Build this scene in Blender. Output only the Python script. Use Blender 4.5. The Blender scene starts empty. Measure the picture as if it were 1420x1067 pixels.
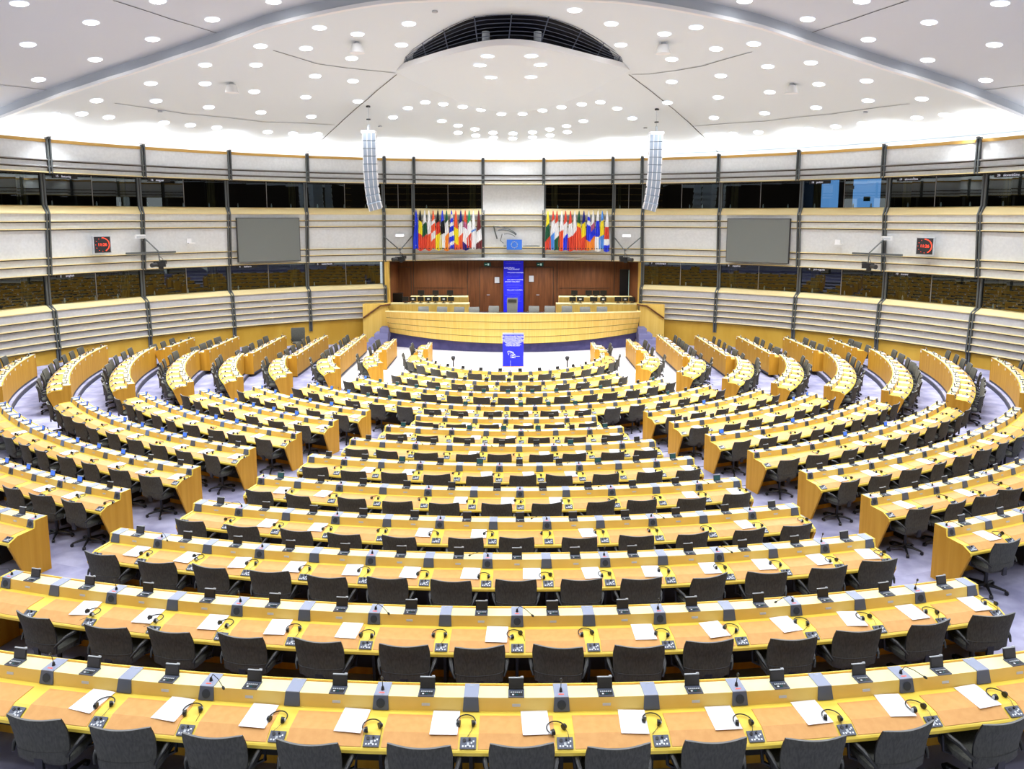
import bpy, math, random, json
from math import sin, cos, pi, radians, hypot, atan2
random.seed(7)
scene = bpy.context.scene
COL = scene.collection
S = 1.2
SPOT_W, WORLD_S, EXPO, UP_W = 520.0, 1.0, 0.5, 130.0
# ------------------------------------------------------------------ materials
def lin(c):
    return tuple(((x/255)/12.92 if x/255 <= .04045 else (((x/255)+.055)/1.055)**2.4) for x in c)
def mat(name, rgb, rough=.6, spec=.5, metal=0.0, emis=None, es=0.0, noise=None, bump=0.0, coat=0.0):
    m = bpy.data.materials.new(name); m.use_nodes = True
    nt = m.node_tree; b = nt.nodes['Principled BSDF']
    c = lin(rgb)
    b.inputs['Base Color'].default_value = (*c, 1)
    b.inputs['Roughness'].default_value = rough
    b.inputs['Specular IOR Level'].default_value = spec
    b.inputs['Metallic'].default_value = metal
    b.inputs['Coat Weight'].default_value = coat
    if emis:
        b.inputs['Emission Color'].default_value = (*lin(emis), 1)
        b.inputs['Emission Strength'].default_value = es
        m.cycles.emission_sampling = 'NONE'
    if noise:
        rgb2, scale, stretch, detail = noise
        tc = nt.nodes.new('ShaderNodeTexCoord'); mp = nt.nodes.new('ShaderNodeMapping')
        nz = nt.nodes.new('ShaderNodeTexNoise'); rp = nt.nodes.new('ShaderNodeValToRGB')
        mp.inputs['Scale'].default_value = stretch
        nz.inputs['Scale'].default_value = scale; nz.inputs['Detail'].default_value = detail
        rp.color_ramp.elements[0].position = .35; rp.color_ramp.elements[1].position = .65
        rp.color_ramp.elements[0].color = (*lin(rgb2), 1); rp.color_ramp.elements[1].color = (*c, 1)
        L = nt.links.new
        L(tc.outputs['Object'], mp.inputs[0]); L(mp.outputs[0], nz.inputs['Vector'])
        L(nz.outputs['Fac'], rp.inputs[0]); L(rp.outputs[0], b.inputs['Base Color'])
        if bump:
            bp = nt.nodes.new('ShaderNodeBump'); bp.inputs['Strength'].default_value = bump
            bp.inputs['Distance'].default_value = .01
            L(nz.outputs['Fac'], bp.inputs['Height']); L(bp.outputs[0], b.inputs['Normal'])
    return m
M = {}
M['ledge'] = mat('ledge_maple_glare', (250, 238, 182), .38, .5, noise=((246, 231, 168), 3, (1, 1, 1), 3))  # desk maple lightened, glare on the ledge tops put into the colour
M['riser'] = mat('riser_maple', (234, 198, 104), .45, .4, noise=((228, 190, 92), 3, (1, 1, 1), 3))
M['work'] = mat('worktop_maple', (246, 216, 90), .4, .4, noise=((241, 208, 78), 3, (1, 1, 1), 3))
M['pad'] = mat('tan_leather', (226, 168, 98), .5, .4, noise=((220, 160, 90), 14, (1, 1, 1), 4), bump=.05)
M['panel'] = mat('panel_maple', (208, 156, 54), .5, .25, noise=((194, 140, 40), 2.2, (5, 5, .25), 3))
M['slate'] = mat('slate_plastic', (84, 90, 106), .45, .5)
M['slate_glare'] = mat('slate_glare_plastic', (150, 158, 182), .35, .6)  # slate again, lightened to carry the glare on upward faces
M['grille'] = mat('speaker_grille', (52, 57, 68), .6, .3)
M['red'] = mat('red_light', (240, 110, 90), .5, .3, emis=(255, 70, 50), es=.5)
M['black'] = mat('black_plastic', (26, 26, 28), .4, .5)
M['dark'] = mat('dark_metal', (44, 44, 46), .5, .5)
M['screen'] = mat('grey_screen', (52, 48, 44), .25, .5)
M['screen_blueglare'] = mat('blue_glare_screen', (70, 120, 225), .3, .5, emis=(60, 120, 255), es=.35)  # blue glare on the screens, put into colour and emission
M['screen_teal'] = mat('teal_screen', (40, 90, 92), .25, .5)
M['slate_bluecast'] = mat('slate_bluecast_plastic', (92, 120, 178), .4, .5)  # slate with reflected blue light put into the colour
M['silver'] = mat('silver_plastic', (190, 195, 200), .35, .5)
M['key'] = mat('white_keys', (235, 238, 242), .4, .5)
M['fabric'] = mat('charcoal_fabric', (86, 86, 80), .85, .25, noise=((72, 72, 67), 60, (1, 1, .3), 3), bump=.1)
M['fabric_highlight'] = mat('fabric_rim_highlight', (128, 128, 126), .7, .3)  # paler tone paints the highlight along the chair's top rim
M['gfabric'] = mat('grey_fabric', (150, 150, 146), .8, .25, noise=((138, 138, 134), 50, (1, 1, 1), 2))
M['paper'] = mat('white_paper', (250, 250, 252), .7, .2)
M['white'] = mat('white_plastic', (240, 240, 240), .45, .4)
M['arr'] = mat('array_grille', (150, 162, 178), .5, .4)
M['carpet'] = mat('lavender_carpet', (172, 171, 197), .95, .1, noise=((132, 131, 160), 1.6, (1, 1, 1), 8))
M['well'] = mat('well_floor_lightpool', (244, 240, 242), .9, .1, noise=((236, 232, 238), 1.0, (1, 1, 1), 5))  # pool of light on the central floor, painted as a paler colour
M['purple'] = mat('violet_carpet', (92, 88, 132), .95, .1, noise=((78, 76, 118), 3, (1, 1, 1), 5))
M['stepc'] = mat('step_carpet', (132, 132, 172), .95, .1)
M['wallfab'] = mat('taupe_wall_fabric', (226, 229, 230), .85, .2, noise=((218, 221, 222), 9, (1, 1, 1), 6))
M['wallfab_dimmed'] = mat('taupe_wall_fabric_dimmed', (188, 188, 194), .85, .2, noise=((180, 180, 186), 9, (1, 1, 1), 6))  # same wall fabric, darkened to offset light coming off the floor
M['rail'] = mat('maple_rail', (236, 216, 160), .45, .4)
M['gap_shade'] = mat('gap_and_rail_shade', (74, 66, 56), .9, .1)  # dark grooves, and the painted shade under the wall rails
M['rail_dark'] = mat('steel_fin', (150, 146, 142), .35, .5, .4)
M['toprail'] = mat('oak_top_rail', (196, 156, 84), .5, .3)
M['mull'] = mat('steel_mullion', (92, 97, 98), .45, .5, .3)
M['wood'] = mat('golden_panelling', (208, 166, 64), .4, .4, noise=((192, 148, 46), 1.2, (1, 1, .3), 3))
M['ros'] = mat('rostrum_maple', (240, 204, 108), .4, .4, noise=((232, 192, 92), 2.4, (5, 1, .15), 2))
M['dwood'] = mat('dark_walnut', (120, 74, 40), .5, .3, noise=((98, 58, 30), 2.5, (3, 3, .3), 3))
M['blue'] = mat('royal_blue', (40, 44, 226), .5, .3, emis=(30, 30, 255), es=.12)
M['dblue'] = mat('deep_blue', (38, 34, 150), .5, .3)
M['eublue'] = mat('flag_blue', (58, 120, 226), .6, .3)
M['star'] = mat('star_yellow', (250, 232, 120), .6, .3)
M['txt'] = mat('white_lettering', (236, 238, 255), .6, .2, emis=(230, 235, 255), es=.35)
M['txtdim'] = mat('pale_blue_lettering', (110, 112, 240), .6, .2)
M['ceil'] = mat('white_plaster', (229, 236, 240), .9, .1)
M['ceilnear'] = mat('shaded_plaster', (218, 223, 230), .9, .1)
M['fascia'] = mat('ceiling_fascia', (196, 200, 206), .8, .1)
M['lamp'] = mat('lamp_glow', (255, 255, 255), .5, .2, emis=(250, 252, 255), es=14)
M['lampring'] = mat('lamp_ring', (250, 250, 255), .5, .2, emis=(240, 244, 255), es=.7)
M['seam'] = mat('ceiling_joint', (92, 92, 92), .9, .1)
M['void'] = mat('dark_void', (10, 13, 26), .6, .3)
M['slatm'] = mat('dark_louvre', (90, 98, 118), .4, .5, .2)
M['led'] = mat('led_panel', (120, 124, 120), .6, .3, noise=((112, 116, 113), 90, (1, 1, 1), 2))
M['clock'] = mat('clock_face', (42, 42, 46), .4, .4)
M['clockred'] = mat('clock_digits', (255, 90, 60), .5, .2, emis=(255, 60, 35), es=1.3)
M['green'] = mat('green_sign', (40, 96, 80), .5, .3)
M['boothdark'] = mat('booth_interior', (46, 38, 32), .8, .2)
M['curtain'] = mat('booth_curtain', (120, 112, 74), .85, .2, noise=((70, 66, 44), 8, (3, 3, .1), 2))
M['boothblue'] = mat('booth_wall_glow', (120, 176, 232), .8, .2, emis=(110, 170, 240), es=.9)  # emission paints the blue room light onto the booth wall
M['mint'] = mat('mint_glass', (190, 226, 214), .3, .4, emis=(190, 230, 215), es=.25)
M['bottle'] = mat('clear_bottle', (200, 216, 214), .2, .6)
M['stepedge'] = mat('step_nosing', (70, 70, 80), .6, .3)
def glassmat():
    m = bpy.data.materials.new('booth_glass'); m.use_nodes = True
    nt = m.node_tree; nt.nodes.clear(); N = nt.nodes.new; L = nt.links.new
    o = N('ShaderNodeOutputMaterial'); mx = N('ShaderNodeMixShader'); g = N('ShaderNodeBsdfGlossy'); t = N('ShaderNodeBsdfTransparent')
    f = N('ShaderNodeFresnel'); f.inputs[0].default_value = 1.6
    a = N('ShaderNodeMath'); a.operation = 'ADD'; a.inputs[1].default_value = .05
    g.inputs['Roughness'].default_value = .01; g.inputs['Color'].default_value = (.85, .92, .9, 1)
    t.inputs['Color'].default_value = (.42, .46, .46, 1)
    L(f.outputs[0], a.inputs[0]); L(a.outputs[0], mx.inputs[0]); L(t.outputs[0], mx.inputs[1]); L(g.outputs[0], mx.inputs[2]); L(mx.outputs[0], o.inputs[0])
    return m
M['glass'] = glassmat()
# ------------------------------------------------------------------ mesh builder
class MB:
    def __init__(s): s.v = []; s.f = []; s.m = []; s.mats = []
    def mi(s, m):
        m = M[m] if isinstance(m, str) else m
        if m not in s.mats: s.mats.append(m)
        return s.mats.index(m)
    def face(s, pts, m):
        i = len(s.v); s.v += [tuple(p) for p in pts]; s.f.append(tuple(range(i, i+len(pts)))); s.m.append(s.mi(m))
    def box(s, c, d, m, rz=0, rx=0, top=None):
        hx, hy, hz = d[0]/2, d[1]/2, d[2]/2; i = len(s.v)
        for sz in (-1, 1):
            for sx, sy in ((-1, -1), (1, -1), (1, 1), (-1, 1)):
                k = (top if (top and sz > 0) else 1)
                x, y, z = sx*hx*k, sy*hy*k, sz*hz
                y, z = y*cos(rx)-z*sin(rx), y*sin(rx)+z*cos(rx)
                x, y = x*cos(rz)-y*sin(rz), x*sin(rz)+y*cos(rz)
                s.v.append((c[0]+x, c[1]+y, c[2]+z))
        k = s.mi(m)
        for q in ((0, 3, 2, 1), (4, 5, 6, 7), (0, 1, 5, 4), (1, 2, 6, 5), (2, 3, 7, 6), (3, 0, 4, 7)):
            s.f.append(tuple(i+a for a in q)); s.m.append(k)
    def tube(s, pts, r, m, n=8, cap=True):
        k = s.mi(m); base = len(s.v); P = [tuple(p) for p in pts]
        rr = r if isinstance(r, (list, tuple)) else [r]*len(P)
        for j, p in enumerate(P):
            a = P[max(j-1, 0)]; b = P[min(j+1, len(P)-1)]
            d = [b[q]-a[q] for q in range(3)]; l = math.sqrt(sum(q*q for q in d)) or 1; d = [q/l for q in d]
            u = (0, 0, 1) if abs(d[2]) < .9 else (1, 0, 0)
            e = (d[1]*u[2]-d[2]*u[1], d[2]*u[0]-d[0]*u[2], d[0]*u[1]-d[1]*u[0])
            l = math.sqrt(sum(q*q for q in e)) or 1; e = [q/l for q in e]
            g = (d[1]*e[2]-d[2]*e[1], d[2]*e[0]-d[0]*e[2], d[0]*e[1]-d[1]*e[0])
            for q in range(n):
                t = 2*pi*q/n
                s.v.append(tuple(p[w]+rr[j]*(cos(t)*e[w]+sin(t)*g[w]) for w in range(3)))
        for j in range(len(P)-1):
            for q in range(n):
                a = base+j*n+q; b = base+j*n+(q+1) % n
                s.f.append((a, b, b+n, a+n)); s.m.append(k)
        if cap:
            s.f.append(tuple(base+q for q in range(n))[::-1]); s.m.append(k)
            s.f.append(tuple(base+(len(P)-1)*n+q for q in range(n))); s.m.append(k)
    def cyl(s, c, r, h, m, n=16, r2=None):
        s.tube([c, (c[0], c[1], c[2]+h)], [r, r if r2 is None else r2], m, n)
    def loft(s, rows, m, closed=False):
        k = s.mi(m); b = len(s.v); n = len(rows[0])
        for r in rows: s.v += [tuple(p) for p in r]
        for j in range(len(rows)-1):
            for q in range(n if closed else n-1):
                a = b+j*n+q; c = b+j*n+(q+1) % n
                s.f.append((a, c, c+n, a+n)); s.m.append(k)
    def sweep(s, P, sec, mats, ts, cap=True):
        # sec: list of (r, z) round the section; P(t, r, z) -> world point
        b = len(s.v); n = len(sec)
        for t in ts: s.v += [P(t, r, z) for r, z in sec]
        ks = [s.mi(m) for m in (mats if isinstance(mats, (list, tuple)) else [mats]*n)]
        for j in range(len(ts)-1):
            for q in range(n):
                a = b+j*n+q; c = b+j*n+(q+1) % n
                s.f.append((a, c, c+n, a+n)); s.m.append(ks[q])
        if cap:
            s.f.append(tuple(b+q for q in range(n))[::-1]); s.m.append(ks[0])
            s.f.append(tuple(b+(len(ts)-1)*n+q for q in range(n))); s.m.append(ks[0])
    def mesh(s, name, smooth=False):
        me = bpy.data.meshes.new(name); me.from_pydata(s.v, [], s.f)
        for m in s.mats: me.materials.append(m)
        me.polygons.foreach_set('material_index', s.m)
        if smooth:
            me.polygons.foreach_set('use_smooth', [True]*len(s.f))
            me.set_sharp_from_angle(angle=radians(40))
        me.update(); return me
    def build(s, name, parent=None, smooth=False, org=None):
        if org: s.v = [(x-org[0], y-org[1], z-org[2]) for x, y, z in s.v]
        o = bpy.data.objects.new(name, s.mesh(name, smooth)); COL.objects.link(o)
        if parent: o.parent = parent
        elif org: o.location = org
        return o
def tag(o, label=None, cat=None, group=None, kind=None):
    if label: o['label'] = label
    if cat: o['category'] = cat
    if group: o['group'] = group
    if kind: o['kind'] = kind
    return o
def empty(name, loc=(0, 0, 0), rz=0):
    o = bpy.data.objects.new(name, None); COL.objects.link(o); o.location = loc; o.rotation_euler = (0, 0, rz)
    o.empty_display_size = .1
    return o
def inst(name, me, loc, rz=0, parent=None, rx=0, ry=0):
    o = bpy.data.objects.new(name, me); COL.objects.link(o); o.location = loc; o.rotation_euler = (rx, ry, rz)
    if parent: o.parent = parent
    return o
ORD = 'first second third fourth fifth sixth seventh eighth ninth tenth eleventh twelfth thirteenth fourteenth fifteenth sixteenth seventeenth eighteenth nineteenth twentieth'.split()
def struct(o): o['kind'] = 'structure'; return o
def text(name, body, size, loc, rot, m, parent=None, ext=.002, align='CENTER'):
    cu = bpy.data.curves.new(name, 'FONT'); cu.body = body; cu.size = size; cu.extrude = ext; cu.align_x = align; cu.align_y = 'CENTER'
    cu.materials.append(M[m])
    o = bpy.data.objects.new(name, cu); COL.objects.link(o); o.location = loc; o.rotation_euler = rot
    me = bpy.data.meshes.new_from_object(o, depsgraph=bpy.context.evaluated_depsgraph_get()); me.name = name
    bpy.data.objects.remove(o); bpy.data.curves.remove(cu)
    o = bpy.data.objects.new(name, me); COL.objects.link(o); o.location = loc; o.rotation_euler = rot
    if parent: o.parent = parent
    return o
# ------------------------------------------------------------------ seating plan
CY = 32.455                       # centre of the desk arcs: (0, CY)
ROW = {}                          # row -> (radius of ledge crease, floor height)
for n_, R_, z_ in (('A', 21.694, -3.732), ('B', 20.187, -3.909), ('C', 18.677, -4.054), ('D', 17.194, -4.221), ('E', 15.703, -4.342), ('F', 14.21, -4.449),
                   ('G', 12.715, -4.563), ('H', 11.218, -4.694), ('I', 9.712, -4.842), ('J', 8.178, -4.94), ('K', 6.605, -4.966), ('L', 5.023, -4.998), ('M', 3.433, -5.02)):
    ROW[n_] = (R_*S, (z_+5.77)*S-.90)
RANK = {n: i for i, n in enumerate('MLKJIHGFEDCBA')}   # 0 = front row
class Arc:
    def __init__(s, row, a0, da):
        s.R, s.z = ROW[row]; s.a0 = a0; s.da = da
    def ang(s, t): return radians(s.a0+t*s.da)
    def P(s, t, r, z):
        a = s.ang(t); q = s.R+r
        return (q*sin(a), CY-q*cos(a), s.z+z)
    rz = ang
class Leg:
    def __init__(s, row, side, X, ya, yb, n):
        s.z = ROW[row][1]; s.s = side; s.X = X
        s.y0, s.y1 = (ya, yb) if side > 0 else (yb, ya); s.n = n
    def P(s, t, r, z): return (s.s*(s.X+r), s.y0+(s.y1-s.y0)*t/s.n, s.z+z)
    def rz(s, t): return s.s*pi/2
SEG = []   # (row, block, path, modules, speaker parity, n-th label mode)
def seg_c(row, phi0, da, nb, par, lo=0, hi=0):
    a0 = phi0-(nb-1)/2*da-lo*da; SEG.append((row, 'central', Arc(row, a0, da), nb-1+lo+hi, (par+lo) % 2, 0))
seg_c('A', .110, 1.868, 12, 0, 3, 2)
seg_c('B', -.836, 2.012, 16, 0)
seg_c('C', -.862, 2.154, 15, 1)
seg_c('D', -.829, 2.491, 13, 1)
seg_c('E', -.829, 2.687, 12, 0)
seg_c('F', -.852, 2.905, 11, 1)
seg_c('G', -.857, 3.147, 10, 0)
seg_c('H', -.858, 3.912, 8, 0)
seg_c('I', -.771, 4.360, 7, 1)
seg_c('J', -.824, 5.173, 13, 1, 3, 3)
seg_c('K', 2.198, 6.086, 15, 1, 1, 0)
seg_c('L', 3.115-.0, 7.985, 11, 0, 1, 0)
seg_c('M', -.675, 11.192, 11, 1, 3, 3)
def seg_w(row, block, a, b, par=0):
    R = ROW[row][0]; n = max(1, round(R*radians(abs(b-a))/.86)); a, b = min(a, b), max(a, b)
    SEG.append((row, block, Arc(row, a, (b-a)/n), n, par, 1))
for row, a, b in (('C', -20.0, -31), ('D', -20.4, -36), ('E', -20.5, -49.6), ('F', -20.7, -49.6), ('G', -20.9, -49.4), ('H', -21.4, -48.8), ('I', -21.9, -49.3)):
    seg_w(row, 'left', a, b, 1)
for row, a, b in (('C', 17.8, 29), ('D', 18.4, 34), ('E', 18.7, 47.9), ('F', 18.9, 47.4), ('G', 19.1, 46.8), ('H', 19.3, 46.6), ('I', 20.4, 46.9)):
    seg_w(row, 'right', a, b, 0)
for row, a, b in (('E', -57, -75), ('F', -56, -82.5), ('G', -55.2, -83.5), ('H', -55, -83), ('I', -58.4, -83), ('J', -59.8, -82.5), ('K', -60.4, -81.5), ('L', -65, -87)):
    seg_w(row, 'left wing', a, b)
for row, a, b in (('E', 54.5, 73.5), ('F', 51.6, 80.5), ('G', 51.5, 82.5), ('H', 52.3, 82.5), ('I', 53, 82.5), ('J', 54, 82), ('K', 55.8, 81.5), ('L', 60.3, 87)):
    seg_w(row, 'right wing', a, b)
for row, X, ya, yb in (('M', 3.33, 27.75, 29.25), ('L', 4.86, 27.5, 29.95), ('K', 6.28, 26.05, 30.9), ('J', 7.80, 25.98, 30.5), ('I', 9.32, 25.9, 29.8), ('H', 10.83, 25.8, 28.7), ('G', 12.1, 25.6, 27.6)):
    n = max(1, round((yb-ya)*S/.86))
    for sd in (-1, 1):
        SEG.append((row, 'left rear' if sd < 0 else 'right rear', Leg(row, sd, X*S, ya*S, yb*S, n), n, 0, 1))
# ------------------------------------------------------------------ small shared meshes
def m_console(sp):
    b = MB(); w = .068
    # cap on the ledge
    b.box((0, .098, .904), (.136, .2, .01), 'slate_glare')
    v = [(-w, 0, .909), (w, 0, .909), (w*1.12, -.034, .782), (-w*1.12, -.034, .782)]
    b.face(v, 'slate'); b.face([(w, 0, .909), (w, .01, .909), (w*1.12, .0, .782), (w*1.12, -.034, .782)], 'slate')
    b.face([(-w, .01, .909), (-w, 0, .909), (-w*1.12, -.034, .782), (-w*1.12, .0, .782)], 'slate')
    if sp:
        c = (0, -.0195, .842)
        ring = [(.042*cos(t*pi/8), -.0195-.0022+.2677*(-.0)*1-.042*sin(t*pi/8)*-.26, .842+.042*sin(t*pi/8)) for t in range(16)]
        b.face([(x, y-.002, z) for x, y, z in ring], 'grille')
        ring = [(.024*cos(t*pi/8), -.0235+.024*sin(t*pi/8)*.26, .842+.024*sin(t*pi/8)) for t in range(16)]
        b.face(ring, 'black')
        b.box((0, .035, .910), (.05, .012, .004), 'red')
    else:
        b.box((0, .17, .910), (.05, .008, .003), 'silver')
    return b.mesh('console')
def m_screen(kind):
    b = MB()
    b.box((0, .06, .905), (.15, .12, .012), 'slate')
    b.box((0, .045, .9115), (.125, .07, .003), 'black')
    for i in range(6): b.box((-.047+i*.019, .062, .914), (.013, .016, .003), 'silver')
    b.box((-.03, .028, .914), (.018, .014, .003), 'key'); b.box((.005, .028, .914), (.022, .014, .003), 'screen_teal')
    rx = -.22
    b.box((0, .125, .962), (.142, .012, .105), 'black', rx=rx)
    b.box((0, .1175, .962), (.126, .003, .088), kind, rx=rx)
    b.box((0, .137, 1.014), (.142, .014, .008), 'silver', rx=rx)  # pale strip stands in for the highlight on the screen's top edge
    b.box((.055, .137, 1.02), (.026, .02, .012), 'silver', rx=rx)
    return b.mesh('screen')
def m_control():
    b = MB(); a = -.4939
    b.box((0, 0, 0), (.142, .098, .012), 'slate', rx=0)
    for x, y in ((-.045, -.03), (-.02, -.03), (.018, -.03), (.045, -.03), (.03, .0), (.048, .012)): b.box((x, y, .008), (.014, .014, .004), 'key')
    b.box((.0, -.012, .008), (.022, .03, .004), 'silver'); b.cyl((-.035, .02, .006), .016, .006, 'black', 10)
    b.cyl((.012, .028, .006), .01, .02, 'black', 8)
    return b.mesh('control_panel')
def m_mic(k):
    b = MB(); b.cyl((0, 0, 0), .017, .035, 'black', 10, .011)
    if k == 0: p = [(0, 0, .03), (.0, -.01, .09), (0, -.02, .12)]
    elif k == 1: p = [(0, 0, .03), (-.04, -.01, .085), (-.14, -.03, .075), (-.24, -.06, .05)]
    elif k == 2: p = [(0, 0, .03), (.03, -.015, .08), (.1, -.05, .06), (.17, -.1, .02)]
    else: p = [(0, 0, .03), (-.01, -.03, .09), (-.02, -.06, .03), (-.02, -.1, -.01)]
    b.tube(p, .004, 'black', 6); e = p[-1]; d = p[-2]
    L = math.dist(e, d); q = tuple(e[i]+(e[i]-d[i])/L*.035 for i in range(3))
    b.tube([e, tuple((e[i]+q[i])/2 for i in range(3)), q], [.009, .014, .008], 'black', 8)
    return b.mesh('microphone', True)
def m_backrest(fab='fabric', rim='fabric_highlight', h0=.46, h1=.925, w=.285):
    b = MB(); nu, nv = 10, 8
    def pt(i, j, off):
        u = -1+2*i/nu; v = j/nv
        ww = w*(.90+.10*sin(min(1, v*1.25)*pi/2)) * (1-.05*max(0, v-.8)/.2)
        z = h0+(h1-h0)*v + (.014*(u*u)*(1-.5*u**8) if v > .5 else 0)*((v-.5)*2)
        y = -.262 + .045*u*u - .07*v - .03*sin(v*pi)*-1
        k = (1-.0*u*u)
        edge = min(1, (1-abs(u))*6+.25, (1-v)*6+.35, v*6+.25)
        return (u*ww, y+off*edge*k, z)
    F = [[pt(i, j, .028) for i in range(nu+1)] for j in range(nv+1)]
    Bk = [[pt(i, j, -.028) for i in range(nu+1)] for j in range(nv+1)]
    b.loft(F, fab); b.loft([r[::-1] for r in Bk], fab)
    b.loft([F[nv], Bk[nv]], rim); b.loft([Bk[0], F[0]], fab)
    b.loft([[r[0] for r in Bk], [r[0] for r in F]], 'black' if fab == 'fabric' else fab); b.loft([[r[-1] for r in F], [r[-1] for r in Bk]], 'black' if fab == 'fabric' else fab)
    # lower seam
    b.tube([pt(i, 2, -.031) for i in range(nu+1)], .004, rim if fab != 'fabric' else 'dark', 4)
    b.box((0, -.27, .46), (.08, .03, .16), 'black')
    return b
def m_seat(fab='fabric'):
    b = MB(); rows = []
    for z, k in ((.40, .86), (.415, .97), (.45, 1), (.475, .98), (.485, .86)):
        rows.append([(.255*k*(abs(cos(t))**.45)*(1 if cos(t) >= 0 else -1), .0+.235*k*(abs(sin(t))**.45)*(1 if sin(t) >= 0 else -1), z) for t in [2*pi*q/20 for q in range(20)]])
    b.loft(rows, fab, True); b.face(rows[-1], fab); b.face(rows[0][::-1], 'black')
    return b
def m_arm(sx):
    b = MB()
    b.tube([(sx*.24, .02, .42), (sx*.315, .04, .45), (sx*.325, .06, .60)], [.016, .018, .016], 'black', 8)
    b.tube([(sx*.32, .13, .605), (sx*.322, .02, .632), (sx*.315, -.13, .625), (sx*.295, -.215, .585), (sx*.27, -.26, .54)], [.018, .024, .024, .018, .012], 'black', 8)
    return b
def m_base():
    b = MB(); b.cyl((0, 0, .1), .028, .32, 'black', 10); b.cyl((0, 0, .07), .05, .07, 'black', 12, .035); b.box((0, 0, .39), (.2, .2, .03), 'black')
    for k in range(5):
        a = 2*pi*k/5+.3; c, s_ = cos(a), sin(a)
        b.tube([(0, 0, .105), (.15*c, .15*s_, .09), (.27*c, .27*s_, .065)], [.03, .022, .016], 'black', 6)
        b.tube([(.28*c-.022*s_, .28*s_+.022*c, .031), (.28*c+.022*s_, .28*s_-.022*c, .031)], .03, 'black', 10)
    return b
def join(*bs):
    o = MB()
    for b in bs:
        i = len(o.v); o.v += b.v; o.f += [tuple(i+q for q in f) for f in b.f]; o.m += [o.mi(b.mats[k]) for k in b.m]
    return o
ME = {}
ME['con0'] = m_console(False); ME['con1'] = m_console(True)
M_s, M_t = M['slate'], M['slate_glare']
M['slate'] = M['slate_bluecast']; M['slate_glare'] = M['slate_bluecast']
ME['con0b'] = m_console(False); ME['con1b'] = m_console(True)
M['slate'] = M_s; M['slate_glare'] = M_t
ME['scr'] = m_screen('screen'); ME['scrb'] = m_screen('screen_blueglare'); ME['scrt'] = m_screen('screen_teal')
ME['ctl'] = m_control()
for k in range(4): ME['mic%d' % k] = m_mic(k)
bb = m_backrest(); ME['back'] = bb.mesh('backrest', True); ME['seat'] = m_seat().mesh('seat', True)
ME['armL'] = m_arm(-1).mesh('armrest', True); ME['armR'] = m_arm(1).mesh('armrest', True); ME['base'] = m_base().mesh('star_base', True)
CH_ALL = join(m_backrest(), m_seat(), m_arm(-1), m_arm(1), m_base()); ME['chair'] = CH_ALL.mesh('office_chair', True)
GCH = join(m_backrest('gfabric', 'silver'), m_seat('gfabric'), m_arm(-1), m_arm(1), m_base())
def m_hs():
    band = MB(); band.tube([(.085*cos(t), .085*sin(t)*1.05, .012) for t in [radians(a) for a in range(-12, 193, 12)]], .0055, 'black', 6)
    cups = []
    for sx in (-1, 1):
        c = MB(); c.tube([(sx*.052, -.035, .02), (sx*.078, -.03, .02)], [.028, .024], 'black', 10)
        c.tube([(sx*.078, -.03, .02), (sx*.09, -.022, .02)], [.02, .008], 'silver', 8); cups.append(c)
    cb = MB(); cb.tube([(.07, -.04, .006), (.055, -.1, .004), (.02, -.16, -.01)], .0025, 'black', 4)
    return band, cups, cb
hsb, hsc, hcb = m_hs()
ME['band'] = hsb.mesh('headband', True); ME['cup0'] = hsc[0].mesh('earcup', True); ME['cup1'] = hsc[1].mesh('earcup', True); ME['cable'] = hcb.mesh('cable', True)
HS_ALL = join(hsb, hsc[0], hsc[1], hcb); ME['hs'] = HS_ALL.mesh('headset', True)
pb = MB(); pb.box((0, 0, .0015), (.25, .31, .003), 'paper'); ME['paper'] = pb.mesh('paper_sheet')
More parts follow.
